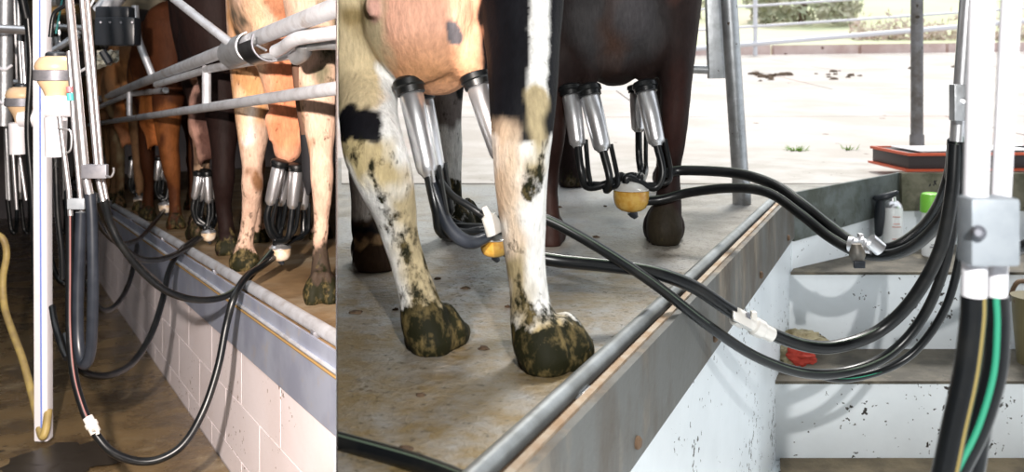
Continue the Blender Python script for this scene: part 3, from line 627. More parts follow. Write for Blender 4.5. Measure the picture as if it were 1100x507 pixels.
# ---- the row of cows in the left-hand parlour
def left_cow(label, hl, hr, s, base, blobs, hd, extra=(), udc=PINK, ud_at=None, seed=2.0, voxel=.017, chains=None, bend=.6, m='coat', L=1.0, wid=.8, us=1.0):
    Fa, Fb = V(hl), V(hr); O = (Fa+Fb)/2; h = V((*hd, 0)).normalized()
    O = O+h*.12; O.z = zpl(O.y); r = V((h.y, -h.x, 0))
    t = thing('cow', label, 'cow', (O.x, O.y, O.z), 'row of cows in the dim parlour')
    pcs = [trunk(O, h, s, wid=wid, L=L)]
    if chains: pcs += [chain_mesh(c) for c in chains]
    else:
        ia = (O-Fa); ia.z = 0; ib = (O-Fb); ib.z = 0
        pcs += [chain_mesh(hind_leg(Fa, h, ia.normalized()*min(ia.length, .35), s, bend)), chain_mesh(hind_leg(Fb, h, ib.normalized()*min(ib.length, .35), s, bend))]
    for k in (-1, 1):
        f = O+h*1.25*s*L+r*k*.16*s; f.z = zpl(f.y)
        pcs.append(chain_mesh(front_leg(f, h, -r*k, s)))
        pcs += [chain_mesh(c) for c in hoof_chains(f, h, s)]
    for f in (Fa, Fb): pcs += [chain_mesh(c) for c in hoof_chains(f, (-.1, 1, 0), s*1.0)]
    U = ud_at or (O+h*.18*s+V((0, 0, .70*s)))
    pcs.append(chain_mesh([(U+V((0, 0, .22*s)), .12*s*us), (U+V((0, 0, .06*s)), .125*s*us), (U-V((0, 0, .02*s)), .09*s*us)], 20))
    for i in (-1, 1):
        for j in (-1, 1):
            q = U+r*i*.055*s+h*j*.05*s; pcs.append(chain_mesh([(q-V((0, 0, .05*s)), .03*s), (q-V((0, 0, .13*s)), .014*s)], 10))
    pcs += list(extra)
    bl = [('ell', U+V((0, 0, .04)), (.135*s, .14*s, .20*s), udc, .03, .6)]+list(blobs)
    body('body', pcs, t, base, bl, M[m], voxel, 'L', lambda y: CZ-HPL-SLOPE*y, 3, seed, YW=.3)
    tl = O-h*.2*s+V((0, 0, 1.2*s))
    return t, O, U, h, r
# nearest cow: cream legs
CR = (.58, .39, .29)
hl, hr = LP(263, 291), LP(346, 327)
LLa = px_chain([(258, 284, 3.83, 12), (262, 268, 3.83, 10), (266, 245, 3.83, 8), (270, 215, 3.80, 10), (271, 198, 3.78, 12), (271, 180, 3.78, 11), (272, 150, 3.80, 16), (273, 110, 3.82, 22), (276, 60, 3.85, 30), (285, -10, 3.85, 42), (295, -70, 3.85, 50)])
LRa = px_chain([(346, 314, 3.10, 15), (345, 296, 3.10, 12), (344, 270, 3.10, 8.5), (345, 240, 3.10, 8.5), (346, 210, 3.08, 11), (346, 188, 3.08, 13), (345, 165, 3.10, 13), (344, 130, 3.12, 19), (343, 80, 3.15, 26), (342, 10, 3.2, 36), (340, -60, 3.2, 45)])
t, O, U, hh, rr = left_cow('cream and tan cow with a pink udder, nearest in the dim parlour', hl, hr, 1.0, CR,
    [('cap', P(272, -20, 3.8), P(265, 110, 3.75), .09, (.58, .30, .13), .05, 2), ('cap', P(285, 20, 3.6), P(282, 60, 3.6), .10, (.66, .42, .27), .05, 2.4),
     ('cap', P(268, 0, 3.7), P(272, 28, 3.7), .07, (.13, .10, .07), .05, 2.4), ('cap', P(258, 60, 3.7), P(253, 150, 3.7), .035, (.52, .27, .12), .05, 2), ('cap', P(330, 100, 3.2), P(332, 180, 3.2), .04, (.45, .28, .17), .04, 2), ('cap', P(300, 0, 3.4), P(312, 20, 3.4), .05, (.40, .18, .10), .03, 2),
     ('ell', P(308, 110, 3.45), (.075, .2, .26), (.66, .24, .12), .05, .6), ('cap', P(352, 0, 3.0), P(354, 75, 3.0), .055, (.15, .13, .08), .05, 2.5), ('mud', P(350, 20, 3.0), P(352, 110, 3.0), .05, .3, .05), ('mud', P(270, 0, 3.7), P(272, 60, 3.7), .06, .36, .06),
     ('cap', P(262, 120, 3.7), P(262, 150, 3.7), .03, (.78, .72, .66), .03, 1), ('cap', P(252, 100, 3.7), P(256, 140, 3.7), .03, (.80, .55, .36), .03, 1),
     ('mudlow', .30, .36, .30), ('mudlow', .09, .85, .05), ('mud', P(270, 180, 3.8), P(268, 260, 3.8), .05, .24, .05), ('mud', P(300, 0, 3.4), P(300, 90, 3.4), .5, .16, .1), ('cap', P(272, 190, 3.72), P(276, 200, 3.72), .022, (.20, .10, .05), .02, 1.5), ('cap', P(345, 285, 3.07), P(346, 330, 3.05), .06, (.05, .035, .025), .02, 1.6)],
    (-.21, 1), chains=(LLa, LRa), ud_at=P(309, 112, 3.52), seed=5, voxel=.0125, extra=(chain_mesh([(P(308, 40, 3.55), .15), (P(309, 110, 3.52), .075), (P(309, 160, 3.5), .055)], 18),), wid=.75, us=.55)
obj('tail', tube([P(322, 20, 3.12), P(318, 60, 3.10), P(322, 110, 3.12), P(330, 150, 3.14)], [.02, .016, .014, .02], 10, cap='round'), mat('tail_brown', (.10, .05, .03), .8), t)
obj('tail_switch', tube([P(328, 140, 3.14), P(334, 165, 3.14), P(333, 190, 3.14), P(331, 208, 3.14)], [.02, .032, .026, .006], 10, cap='round'), mat('tail_dark', BK, .8), t)
# second: almost black with one pinkish leg
C2b = (.014, .007, .006)
LLb = px_chain([(212, 252, 4.95, 9), (213, 232, 4.95, 6.5), (215, 210, 4.95, 6.5), (216, 190, 4.93, 9), (217, 165, 4.93, 9), (216, 135, 4.95, 12), (216, 90, 5.0, 18), (215, 30, 5.05, 30), (215, -20, 5.05, 35)])
LRb = px_chain([(245, 268, 4.35, 12), (243, 245, 4.35, 9), (240, 220, 4.35, 9), (240, 195, 4.33, 12), (240, 165, 4.35, 13), (240, 130, 4.38, 18), (238, 80, 4.4, 26), (232, 20, 4.45, 40), (228, -40, 4.45, 45)])
left_cow('near-black cow with one pinkish hind leg, second in the dim parlour row', LP(211, 258), LP(245, 275), .95, C2b,
    [('cap', P(216, 85, 4.85), P(219, 165, 4.85), .065, (.58, .33, .26), .03, 1.4), ('cap', P(205, 80, 4.8), P(206, 150, 4.8), .04, (.30, .16, .10), .03, 1.4), ('cap', P(219, 165, 4.85), P(213, 240, 4.85), .06, (.13, .08, .05), .04, 1.5), ('spl', P(216, 160, 4.9), P(213, 240, 4.9), .1, (.3, .2, .13), .25), ('mudlow', .12, .6, .1)],
    (-.25, 1), chains=(LLb, LRb), udc=(.10, .05, .04), seed=8, ud_at=P(228, 150, 4.75), wid=.7, L=.8)
# third: chestnut
LLc = px_chain([(160, 232, 6.4, 8), (160, 215, 6.4, 5.5), (161, 195, 6.4, 6), (159, 178, 6.38, 8), (158, 155, 6.38, 9), (160, 125, 6.4, 12), (163, 80, 6.45, 18), (170, 40, 6.5, 24)])
LRc = px_chain([(189, 241, 5.7, 9), (188, 222, 5.7, 6.5), (187, 200, 5.7, 7), (184, 180, 5.68, 10), (181, 155, 5.68, 11), (180, 125, 5.7, 15), (182, 80, 5.75, 20), (184, 30, 5.8, 30)])
left_cow('chestnut brown cow with an orange flank, third from the front in the dim parlour', LP(159, 238), LP(189, 247), .95, (.062, .020, .008),
    [('cap', P(160, 80, 6.2), P(172, 140, 5.9), .12, (.32, .11, .03), .08, 2), ('cap', P(176, 120, 5.6), P(190, 220, 5.55), .05, (.22, .075, .022), .05, 2), ('ell', P(170, 150, 6.0), (.10, .2, .14), (.62, .20, .06), .05, 1), ('cap', P(193, 160, 5.6), P(193, 230, 5.6), .03, (.03, .015, .01), .03, 1.5), ('mudlow', .12, .6, .1)],
    (-.32, 1), chains=(LLc, LRc), udc=(.55, .20, .08), seed=11, ud_at=P(170, 140, 6.05), voxel=.02, wid=.8, L=.8)
# fourth: tan legs
LLd = px_chain([(129, 222, 7.7, 6), (129, 205, 7.7, 4.5), (129, 190, 7.7, 5), (127, 175, 7.68, 7), (126, 155, 7.68, 7.5), (127, 135, 7.7, 9), (128, 100, 7.75, 14), (134, 60, 7.8, 20)])
LRd = px_chain([(150, 228, 6.9, 6), (150, 205, 6.9, 5), (150, 180, 6.88, 7), (149, 155, 6.88, 8), (148, 120, 6.9, 12), (146, 80, 7.0, 18), (144, 50, 7.0, 22)])
left_cow('tan cow with pale hind legs, fourth from the front in the dim parlour', LP(128, 224), LP(150, 229), .92, (.22, .12, .06),
    [('cap', P(125, 110, 7.5), P(130, 210, 7.5), .07, (.56, .42, .24), .04, 2), ('cap', P(138, 110, 7.2), P(141, 165, 7.0), .06, (.55, .20, .06), .04, 1.5), ('cap', P(152, 120, 6.7), P(152, 220, 6.7), .06, (.05, .025, .02), .03, 1.5), ('cap', P(120, 60, 7.4), P(150, 75, 7.2), .15, (.36, .16, .06), .08, 2), ('mudlow', .12, .6, .1)],
    (-.38, 1), chains=(LLd, LRd), udc=(.6, .25, .12), seed=14, ud_at=P(139, 142, 7.25), voxel=.022, wid=.75, L=.8)
# fifth and sixth, mostly hidden by the tubes
for lab, px0, px1, sd, bc, lg in (('brown cow with buff legs, fifth in the dim row, half hidden by milk tubes', 107, 117, 17, (.20, .10, .045), (.46, .32, .18)),
                          ('dull brown cow farthest away in the dim parlour, glimpsed between the tubes', 88, 97, 21, (.12, .06, .03), (.22, .13, .07))):
    Ya = {17: 9.0, 21: 10.6}[sd]
    a = P(px0, 148+HPL/Ya*F, Ya); b = P(px1, 148+HPL/(Ya-.7)*F, Ya-.7)
    a.z = zpl(a.y); b.z = zpl(b.y)
    left_cow(lab, a, b, .92, bc, [('cap', a+V((0, 0, .1)), a+V((0, 0, .6)), .10, lg, .05, 2), ('mudlow', .12, .6, .1)], (-.42, 1), udc=(.5, .22, .1), seed=sd, voxel=.025, wid=.75, L=.8)

# ================================================================== MILKING CLUSTERS
def hose(name, pts, r, label, group=None, m='rubber', clip=None, stripe=None, stripe_n=None, cat='hose', seg=14, n=8):
    pw = [P(*p) for p in pts]
    o = obj(name, tube(pw, r, seg, n), M[m], None, clip=clip)
    tag(o, label, cat, group)
    if stripe:
        m2, sr, offv = stripe
        ov = V(offv).normalized()*(r-sr*.55)
        obj('stripe', tube([p+ov for p in pw[:stripe_n]], sr, 8, n), M[m2], o, clip=clip)
    return o
def clamp_on(hs, a, b, r, m='fitting', tab=True, name='connector'):
    a, b = P(*a), P(*b); 
    obj(name, lathe(a, b, ((0, r*1.0), (.02, r*1.25), (.22, r*1.25), (.26, r*1.0), (.48, r*1.0), (.52, r*1.3), (.72, r*1.3), (.76, r*1.05), (1, r*1.05))), M[m], hs)
    if tab:
        c = (a+b)/2; obj('clamp_ear', box(c+V((0, -.2*r, 1.3*r)), (r*.7, r*1.2, r*1.4), bev=.001), M[m], hs)
def cup(root, top, bot, r, s=1.0, metal='steel', head_dn=.22):
    """rubber mouthpiece over a polished shell, narrowing to the short milk tube"""
    top, bot = V(top), V(bot); d = bot-top
    sh = obj('teat_cup', lathe(top, bot, ((.13, r*.72), (.165, r*.9), (.19, r), (.55, r*.97), (.90, r*.88), (.945, r*.80), (.97, r*.6), (1.0, r*.5))), M[metal], root)
    obj('mouthpiece', lathe(top, bot, ((-.02, r*.8), (0, r*1.12), (.025, r*1.30), (.085, r*1.32), (.10, r*1.18), (.16, r*1.16), (.165, r*.9))), M['rubber'], sh)
    return sh
def cluster(label, claw, rc, cups, group, bowl='amber', cs=1.0, tube_r=.008, sag=.05, top_m='claw_clear'):
    claw = V(claw); t = thing('milking_cluster', label, 'milking cluster', claw-V((0, 0, rc*1.0)), group)
    obj('claw_bowl', lathe(claw+V((0, 0, rc*.35)), claw-V((0, 0, rc*.95)), ((0, rc*.95), (.05, rc*1.05), (.35, rc*1.04), (.6, rc*.98), (.8, rc*.86), (.93, rc*.62), (1.0, rc*.3))), M[bowl], t)
    obj('claw_top', lathe(claw+V((0, 0, rc*1.0)), claw+V((0, 0, rc*.34)), ((0, rc*.25), (.15, rc*.5), (.5, rc*.82), (.8, rc*1.0), (.85, rc*1.08), (1.0, rc*1.08))), M[top_m], t)
    obj('valve', lathe(claw-V((0, 0, rc*.9)), claw-V((-.3*rc, 0, rc*1.3)), ((0, rc*.3), (.5, rc*.26), (1, rc*.15)), 12), M['blackplastic'], t)
    for i, (tp, bt, r) in enumerate(cups):
        tp, bt = V(tp), V(bt); sh = cup(t, tp, bt, r)
        d = (bt-tp).normalized(); e = claw+V((math.cos(i*1.6+.8)*rc*.55, math.sin(i*1.6+.8)*rc*.55, rc*.75))
        mid = bt+d*sag*1.0; side = (V((bt.x-claw.x, bt.y-claw.y, 0)))
        m2 = (mid+e)/2+side*.35+V((0, 0, -sag*.35))
        obj('short_milk_tube', tube([bt-d*.01, mid, m2, e+V((0, 0, rc*.35))+side*.1, e], [r*.42, tube_r, tube_r, tube_r, tube_r], 10), M['rubber'], t)
        obj('short_pulse_tube', tube([bt-d*.025+V((r*.9, 0, 0)), mid+V((r*.8, 0, -.01)), m2+V((r*.55, 0, .012)), e+V((.01, 0, 0))], tube_r*.62, 8), M['rubber'], t)
    return t
# near cow
cl1 = cluster('milking cluster with amber claw bowl on the pink udder of the black and white cow', P(531, 262, 2.05), .030,
    [(P(438, 84, 2.02), P(461, 190, 1.97), .0265), (P(509, 78, 2.04), P(540, 172, 2.0), .0265), (P(452, 92, 2.22), P(470, 186, 2.2), .024), (P(506, 80, 2.24), P(545, 168, 2.22), .024)], 'clusters on the sunlit platform', sag=.07, tube_r=.011)
obj('clear_spout', lathe(P(520, 222, 1.98), P(533, 250, 1.98), ((0, .006), (.3, .008), (.35, .016), (1, .022))), M['claw_clear'], cl1)
obj('short_milk_tube', tube([P(461, 188, 1.97), P(470, 215, 1.96), P(483, 245, 1.96), (P(503, 260, 1.97)), P(520, 256, 2.0), P(528, 248, 2.02)], [.010, .013, .015, .015, .013, .012], 12), M['rubber_blue'], cl1)
obj('short_milk_tube', tube([P(471, 192, 2.0), P(486, 210, 2.02), P(505, 222, 2.03), P(524, 235, 2.03)], .008, 12), M['rubber'], cl1)
obj('pulse_nipple', tube([P(464, 183, 1.955), P(466, 196, 1.955)], .004, 8), M['steel'], cl1)
# brown cow
cl2 = cluster('milking cluster with amber claw bowl hanging under the dark brown cow', P(678, 210, 3.05), .056,
    [(P(612, 92, 3.12), P(621, 158, 3.06), .031), (P(631, 92, 3.10), P(648, 163, 3.04), .034), (P(692, 88, 3.12), P(706, 157, 3.06), .033), (P(685, 92, 3.38), P(686, 142, 3.36), .030)], 'clusters on the sunlit platform', sag=.09, tube_r=.013)
# left parlour clusters
def lcl(label, claw, rc, cups, Y):
    return cluster(label, P(*claw, Y), rc, [(P(a, b, Y+dy), P(c, d, Y+dy), r) for a, b, c, d, r, dy in cups], 'clusters in the dim parlour', bowl='claw_pink', sag=.05, tube_r=.0125, top_m='steel')
lcl('milking cluster with pale bowl under the nearest cream cow in the dim parlour', (301, 270), .038,
    [(301, 172, 290, 220, .025, -.05), (308, 175, 301, 221, .024, .08), (319, 176, 314, 224, .025, -.05), (326, 176, 326, 225, .024, .08)], 3.5)
lcl('milking cluster hanging under the near-black second cow', (224, 252), .035, [(214, 184, 209, 214, .022, 0), (221, 182, 215, 216, .022, .1), (222, 184, 224, 218, .022, 0), (228, 186, 229, 217, .02, .1)], 4.7)
lcl('milking cluster hanging under the chestnut third cow', (178, 222), .042, [(171, 168, 168, 194, .022, 0), (176, 167, 173, 193, .02, .1), (178, 170, 180, 195, .022, 0), (182, 170, 183, 195, .02, .1)], 5.9)
lcl('milking cluster hanging under the tan fourth cow', (151, 216), .05, [(142, 168, 140, 191, .022, 0), (146, 168, 144, 190, .02, .1), (149, 168, 148, 192, .024, 0), (152, 169, 152, 191, .02, .1)], 6.9)

# ================================================================== HOSES OF THE SUNLIT PIT
g = 'hoses of the sunlit pit'
h_ = hose('milk_hose', [(530, 240, 2.09), (560, 229, 2.12), (590, 237, 2.12), (640, 264, 2.12), (700, 303, 2.14), (760, 349, 2.16), (810, 382, 2.2), (860, 400, 2.24), (905, 400, 2.28), (950, 384, 2.30), (985, 350, 2.30), (1010, 300, 2.28), (1026, 230, 2.26), (1033, 160, 2.24)], .0125,
      'lower of the two hoses crossing the pit edge from the near cow', g, stripe=('highlight_stripe', .0025, (.1, -.8, .6)))
h_ = hose('milk_hose', [(536, 266, 2.09), (560, 273, 2.12), (600, 280, 2.12), (650, 285, 2.14), (700, 292, 2.16), (745, 308, 2.18), (785, 334, 2.2), (830, 359, 2.24), (870, 372, 2.26), (905, 371, 2.28), (945, 355, 2.30), (980, 322, 2.28), (1009, 270, 2.26), (1022, 210, 2.24), (1026, 155, 2.24)], .016,
      'thicker upper hose crossing the pit edge, with a white fitting in its bend', g, stripe=('highlight_stripe', .003, (0, -.55, .85)))
clamp_on(h_, (789, 339, 2.19), (829, 360, 2.22), .017)
obj('clamp_tab', box(P(797, 344, 2.17), (.05, .022, .022), axes=(P(829, 360, 2.2)-P(789, 339, 2.2), (0, -1, .3), (0, .3, 1)), bev=.003), M['fitting'], h_)
obj('clamp_screw', tube([P(803, 336, 2.17), P(806, 350, 2.17)], .005, 8), M['greymetal'], h_)
h_ = hose('milk_hose', [(715, 186, 3.10), (735, 183, 3.10), (790, 186, 3.02), (830, 198, 2.9), (860, 218, 2.8), (890, 242, 2.72), (920, 262, 2.64), (955, 267, 2.56), (985, 251, 2.46), (1007, 225, 2.36), (1020, 192, 2.28), (1028, 150, 2.26)], .017,
      'upper hose running from the brown cow across the far pit corner', g, stripe=('painted_highlight_stripe' if False else 'highlight_stripe', .0028, (0, -.4, .9)))
h_ = hose('milk_hose', [(694, 216, 3.06), (712, 214, 3.06), (740, 207, 3.04), (785, 202, 2.96), (825, 207, 2.86), (860, 230, 2.76), (890, 254, 2.68), (922, 271, 2.60), (955, 274, 2.52), (985, 262, 2.44), (1012, 234, 2.34), (1026, 198, 2.26), (1034, 152, 2.24)], .0155,
      'lower hose from the brown cow, joined by a steel tap in its bend', g, stripe=('highlight_stripe', .0026, (0, -.4, .9)))
clamp_on(h_, (912, 262, 2.58), (936, 266, 2.54), .017, 'steel')
obj('tap_body', lathe(P(920, 262, 2.52), P(922, 286, 2.52), ((0, .012), (.3, .02), (.5, .022), (.8, .014), (1, .012)), 14), M['galv_rust'], h_)
obj('tap_lever', box(P(923, 284, 2.5), (.03, .012, .02), bev=.003), M['blackplastic'], h_)
obj('hose_clip', lathe(P(934, 258, 2.53), P(946, 268, 2.53), ((0, .02), (1, .02)), 16), M['steel'], h_)
h_ = hose('milk_hose', [(1035, 150, 2.26), (1036, 215, 2.27), (1032, 270, 2.29), (1016, 330, 2.31), (985, 375, 2.33), (950, 397, 2.33), (905, 407, 2.31), (870, 400, 2.3)], .010,
      'thin dark hose hugging the inside of the hanging bundle', g, stripe=('green_stripe', .002, (.5, -.8, .3)))
tag(obj('pipe_sleeve', lathe(P(1028, 148, 2.25), P(1026, 196, 2.25), ((0, .017), (.05, .022), (.9, .024), (1, .02)), 16), M['rubber']), 'black rubber sleeve at the foot of the steel milk tubes', 'sleeve')
h_ = hose('milk_hose', [(352, 470, 1.468), (370, 475, 1.448), (410, 486, 1.410), (450, 498, 1.370), (490, 513, 1.323), (515, 526, 1.286)], .0135, 'black hose lying on the near left corner of the platform', g, clip='R', stripe=('highlight_stripe', .0025, (0, -.5, .85)))

# steel milk tubes in the pit
tt = thing('milk_tube_stand', 'pair of polished steel milk tubes with a grey plate, behind the blurred pair', 'milk tubes', P(1028, 150, 2.24))
obj('steel_tube', tube([P(1063, -330, 2.14), P(1031, 110, 2.24), P(1028, 152, 2.24)], .0175, 14, smooth=False), M['steel'], tt)
obj('steel_tube', tube([P(1074, -330, 2.24), P(1040, 110, 2.3), P(1036, 155, 2.28)], .008, 12, smooth=False), M['steel'], tt)
obj('clamp_plate', box(P(1035, 110, 2.19), (.056, .03, .085), bev=.003), M['galv'], tt)
obj('clamp_bolt', lathe(P(1035, 109, 2.19), P(1035, 109, 2.165), ((0, .009), (.6, .009), (1, .005)), 10), M['steel'], tt)
obj('signal_cable', tube([P(1040, 148, 2.22), P(1041, 170, 2.23), P(1043, 190, 2.23)], .004, 8), M['green_stripe'], tt)
t2 = thing('milk_tube_stand', 'blurred bright pair of milk tubes with a pale block, nearest the camera', 'milk tubes', P(1058, 320, 1.12))
obj('steel_tube', tube([P(1070, -520, 1.0), P(1048, 215, 1.12), P(1046, 326, 1.12)], .0145, 18, smooth=False), M['whitepole'], t2)
obj('steel_tube', tube([P(1113, -520, 1.04), P(1075, 215, 1.14), P(1071, 326, 1.14)], .0115, 18, smooth=False), M['whitepole'], t2)
obj('clamp_block', box(P(1061, 247, 1.11), (.058, .04, .080), bev=.005), M['alu'], t2)
obj('clamp_bolt', lathe(P(1051, 250, 1.095), P(1051, 250, 1.075), ((0, .009), (.6, .009), (1, .004)), 12), M['greymetal'], t2)
g = 'hoses hanging from the near blurred tubes'
hose('milk_hose', [(1046, 318, 1.12), (1045, 345, 1.12), (1038, 400, 1.12), (1025, 460, 1.12), (1012, 520, 1.12), (990, 590, 1.12)], .0150, 'blurred hose with an ochre stripe hanging from the nearest tubes', g, stripe=('ochre_stripe', .0028, (.45, -.9, 0)))
hose('milk_hose', [(1071, 318, 1.14), (1072, 350, 1.14), (1068, 400, 1.14), (1052, 455, 1.14), (1030, 500, 1.14), (1000, 560, 1.14)], .0145, 'blurred hose with a broad green stripe hanging from the nearest tubes', g, stripe=('green_stripe', .0042, (-.5, -.85, 0)))
hose('milk_hose', [(1060, 318, 1.18), (1060, 380, 1.18), (1052, 450, 1.18), (1040, 520, 1.18), (1020, 600, 1.18)], .016, 'plain dark blurred hose behind the striped pair', g)
hose('milk_hose', [(1240, 120, 2.1), (1190, 205, 2.1), (1145, 242, 2.1), (1105, 262, 2.1), (1090, 270, 2.15), (1075, 285, 2.2), (1050, 296, 2.3)], .014, 'short black hose end entering at the right edge of the pit', 'hoses of the sunlit pit')
tag(obj('wire_hook', tube([P(1112, 305, 4.13), P(1096, 302, 4.08), P(1089, 309, 4.09), P(1084, 322, 4.14)], .010, 8), M['wire']), 'bent rusty wire at the right edge on the upper white riser', 'wire')
bk = thing('bucket', 'olive brown bucket on the lower step at the right edge', 'bucket', P(1112, 396, 3.95))
q = P(1112, 396, 3.95); q.z = .235
obj('shell', lathe(q+V((0, 0, .001)), q+V((0, 0, .28)), ((0, .07), (.5, .082), (1, .092), (1.02, .096)), 28), M['bucket'], bk)
obj('handle', tube([q+V((-.09, 0, .27)), q+V((-.06, -.03, .18)), q+V((0, -.10, .16)), q+V((.06, -.03, .18)), q+V((.09, 0, .27))], .004, 8), M['wire'], bk)

# ================================================================== THINGS ON THE STEPS AND THE BAND
def on(px, py, z): return G(px, py, z)
q = on(1000, 275, .58)
s1 = thing('spray_can', 'white spray can with a bright green cap on the upper pit step', 'spray can', q)
obj('can_body', lathe(q, q+V((0, 0, .215)), ((0, .038), (.02, .042), (.95, .042), (1.0, .036)), 28), M['can_white'], s1)
obj('cap', lathe(q+V((0, 0, .212)), q+V((0, 0, .305)), ((0, .048), (.05, .05), (.8, .047), (.95, .042), (1, .03)), 28), M['cap_green'], s1)
for i, (zz, wd) in enumerate(((.05, .05), (.062, .04), (.10, .03), (.115, .034), (.13, .02))):
    obj('print_line', tube([q+V((.0422*math.sin(a), -.0422*math.cos(a), zz)) for a in np.linspace(-wd*11, wd*9, 7)], .0022 if i else .004, 6), M['print'], s1)
q = on(959, 268, .58)
s2 = thing('spray_can', 'white spray can with a silver dome and black hook, left of the green-capped can', 'spray can', q)
obj('can_body', lathe(q, q+V((0, 0, .215)), ((0, .044), (.02, .048), (.96, .048), (1.0, .044)), 28), M['can_white'], s2)
obj('dome', lathe(q+V((0, 0, .213)), q+V((0, 0, .262)), ((0, .047), (.3, .042), (.6, .028), (.62, .018), (1, .016)), 24), M['steel'], s2)
for zz, wd in ((.12, .05), (.135, .035), (.17, .045), (.06, .05)):
    obj('print_line', tube([q+V((.0482*math.sin(a), -.0482*math.cos(a), zz)) for a in np.linspace(-wd*9, wd*9, 7)], .0025, 6), M['redprint'], s2)
tr = P(0, 0, 1)
hk = thing('hand_grip', 'black plastic hooked grip leaning beside the silver-topped can', 'tool', P(944, 252, 4.6))
obj('grip', tube([P(946, 214, 4.6), P(945, 232, 4.6), P(944, 250, 4.6)], [.022, .026, .02], 12, cap='round'), M['blackplastic'], hk)
obj('arm', tube([P(941, 213, 4.6), P(952, 211, 4.58), P(963, 207, 4.57)], [.016, .018, .012], 12, cap='round'), M['blackplastic'], hk)
# flat tray case at the back
q = V((2.57, 5.06, .950)); rz = .06
tc_ = thing('flat_case', 'flat black case with red edges and white papers on top, behind the pit wall', 'case', q)
obj('case_body', box(q+V((0, 0, .05)), (1.06, .42, .075), rz, bev=.004), M['blackcase'], tc_)
obj('base_board', box(q+V((0, 0, .006)), (1.10, .45, .012), rz), M['redtrim'], tc_)
ca, sa = math.cos(rz), math.sin(rz)
def lq(x, y, z): return q+V((x*ca-y*sa, x*sa+y*ca, z))
for y in (-.212, .212): obj('edge_strip', box(lq(0, y, .088), (1.08, .014, .014), rz), M['redtrim'], tc_)
for x in (-.53, .53): obj('edge_strip', box(lq(x, 0, .088), (.014, .43, .014), rz), M['redtrim'], tc_)
for x, y, a in ((-.28, 0, .05), (.12, .02, -.08), (.38, -.03, .12)):
    tag(obj('paper_sheet', box(lq(x, y, .098), (.34, .30, .006), rz+a), M['paper'], None, smooth=False), {-.28: 'leftmost white paper on the red-edged case, left of the hanging hoses', .12: 'middle white paper on the red-edged case, behind the milk tubes', .38: 'rightmost white paper on the red-edged case'}[x], 'paper', 'papers on the case')
# rags on the lower step
rg = obj('stained_rag', join(blob(P(856, 366, 4.02), (.12, .06, .050), .4, 4, 3, .236)), M['rag']); tag(rg, 'tan black-stained rag on the lower pit step behind the hoses', 'rag')
rg = obj('crumpled_rag', blob(P(842, 382, 3.90), (.06, .05, .055), .5, 4, 8, .236), M['rag']); tag(rg, 'smaller crumpled rag in the corner of the lower step, beside the red cloth', 'rag')
rg = obj('red_cloth', blob(P(860, 383, 3.86), (.06, .03, .035), .7, 4, 12, .236), M['redcloth']); tag(rg, 'strip of red cloth on the lower pit step', 'cloth')

# ================================================================== POSTS AND GATE ON THE SUNLIT SIDE
q = G(797, 219); 
p1 = thing('steel_post', 'galvanised steel post on the platform at the end of the edge rail', 'post', q)
obj('pole', tube([q, P(783, 0, 4.02), P(770, -190, 4.02)], .036, 18, smooth=False), M['galv'], p1)
obj('foot_sleeve', lathe(q, q+V((-.004, 0, .10)), ((0, .040), (1, .039)), 18), M['galv'], p1)
gt = thing('gate_frame', 'steel gate frame end beside the leaning post, behind the brown cow', 'gate', P(770, 80, 4.15))
obj('upright', box((P(770, 80, 4.15)+P(764, -80, 4.15))/2, (.075, .05, .70), axes=((1, 0, .03), (0, 1, 0), (-.035, 0, 1)), bev=.004), M['galv'], gt)
obj('crossbar', tube([P(772, 75, 4.15), P(735, 74, 4.2), P(640, 73, 4.3)], .021, 12, smooth=False), M['galv'], gt)
q = G(985, 174)
p2 = thing('steel_post', 'dark weathered steel post standing behind the red-edged case', 'post', q)
obj('pole', tube([q, P(985, 0, q.y), P(985, -150, q.y)], .037, 18, smooth=False), mat('weathered_post', (.20, .20, .21), .6, .4, c2=(.12, .11, .10), scale=9, spots=(.05, .04, .03), spot_scale=14, spot_t=.35), p2)
obj('foot_sleeve', lathe(q, q+V((0, 0, .17)), ((0, .044), (1, .043)), 18), MATS['weathered_post'], p2)
fn = thing('pipe_fence', 'pale pipe rail fence along the far side of the yard', 'fence', V((4, 20.9, yz(4, 20.9))))
FM = mat('pale_fence_paint', (.62, .62, .66), .5, .2)
for y0, y1, rr in ((54, 23, .055), (34, 9, .028), (12, -13, .028), (-8, -33, .03)):
    obj('rail', tube([P(640, y0+8, 20.8), P(740, y0-1, 20.8), P(1100, y1, 20.8), P(1230, y1-11, 20.8)], rr, 10, smooth=False), FM, fn)
for px in (650, 812, 985, 1150):
    x = (px-550)/F*20.8; obj('post', tube([V((x, 20.85, yz(x, 20.85)-.02)), V((x, 20.85, 3.35+.0*x))], .05, 10, smooth=False), FM, fn)
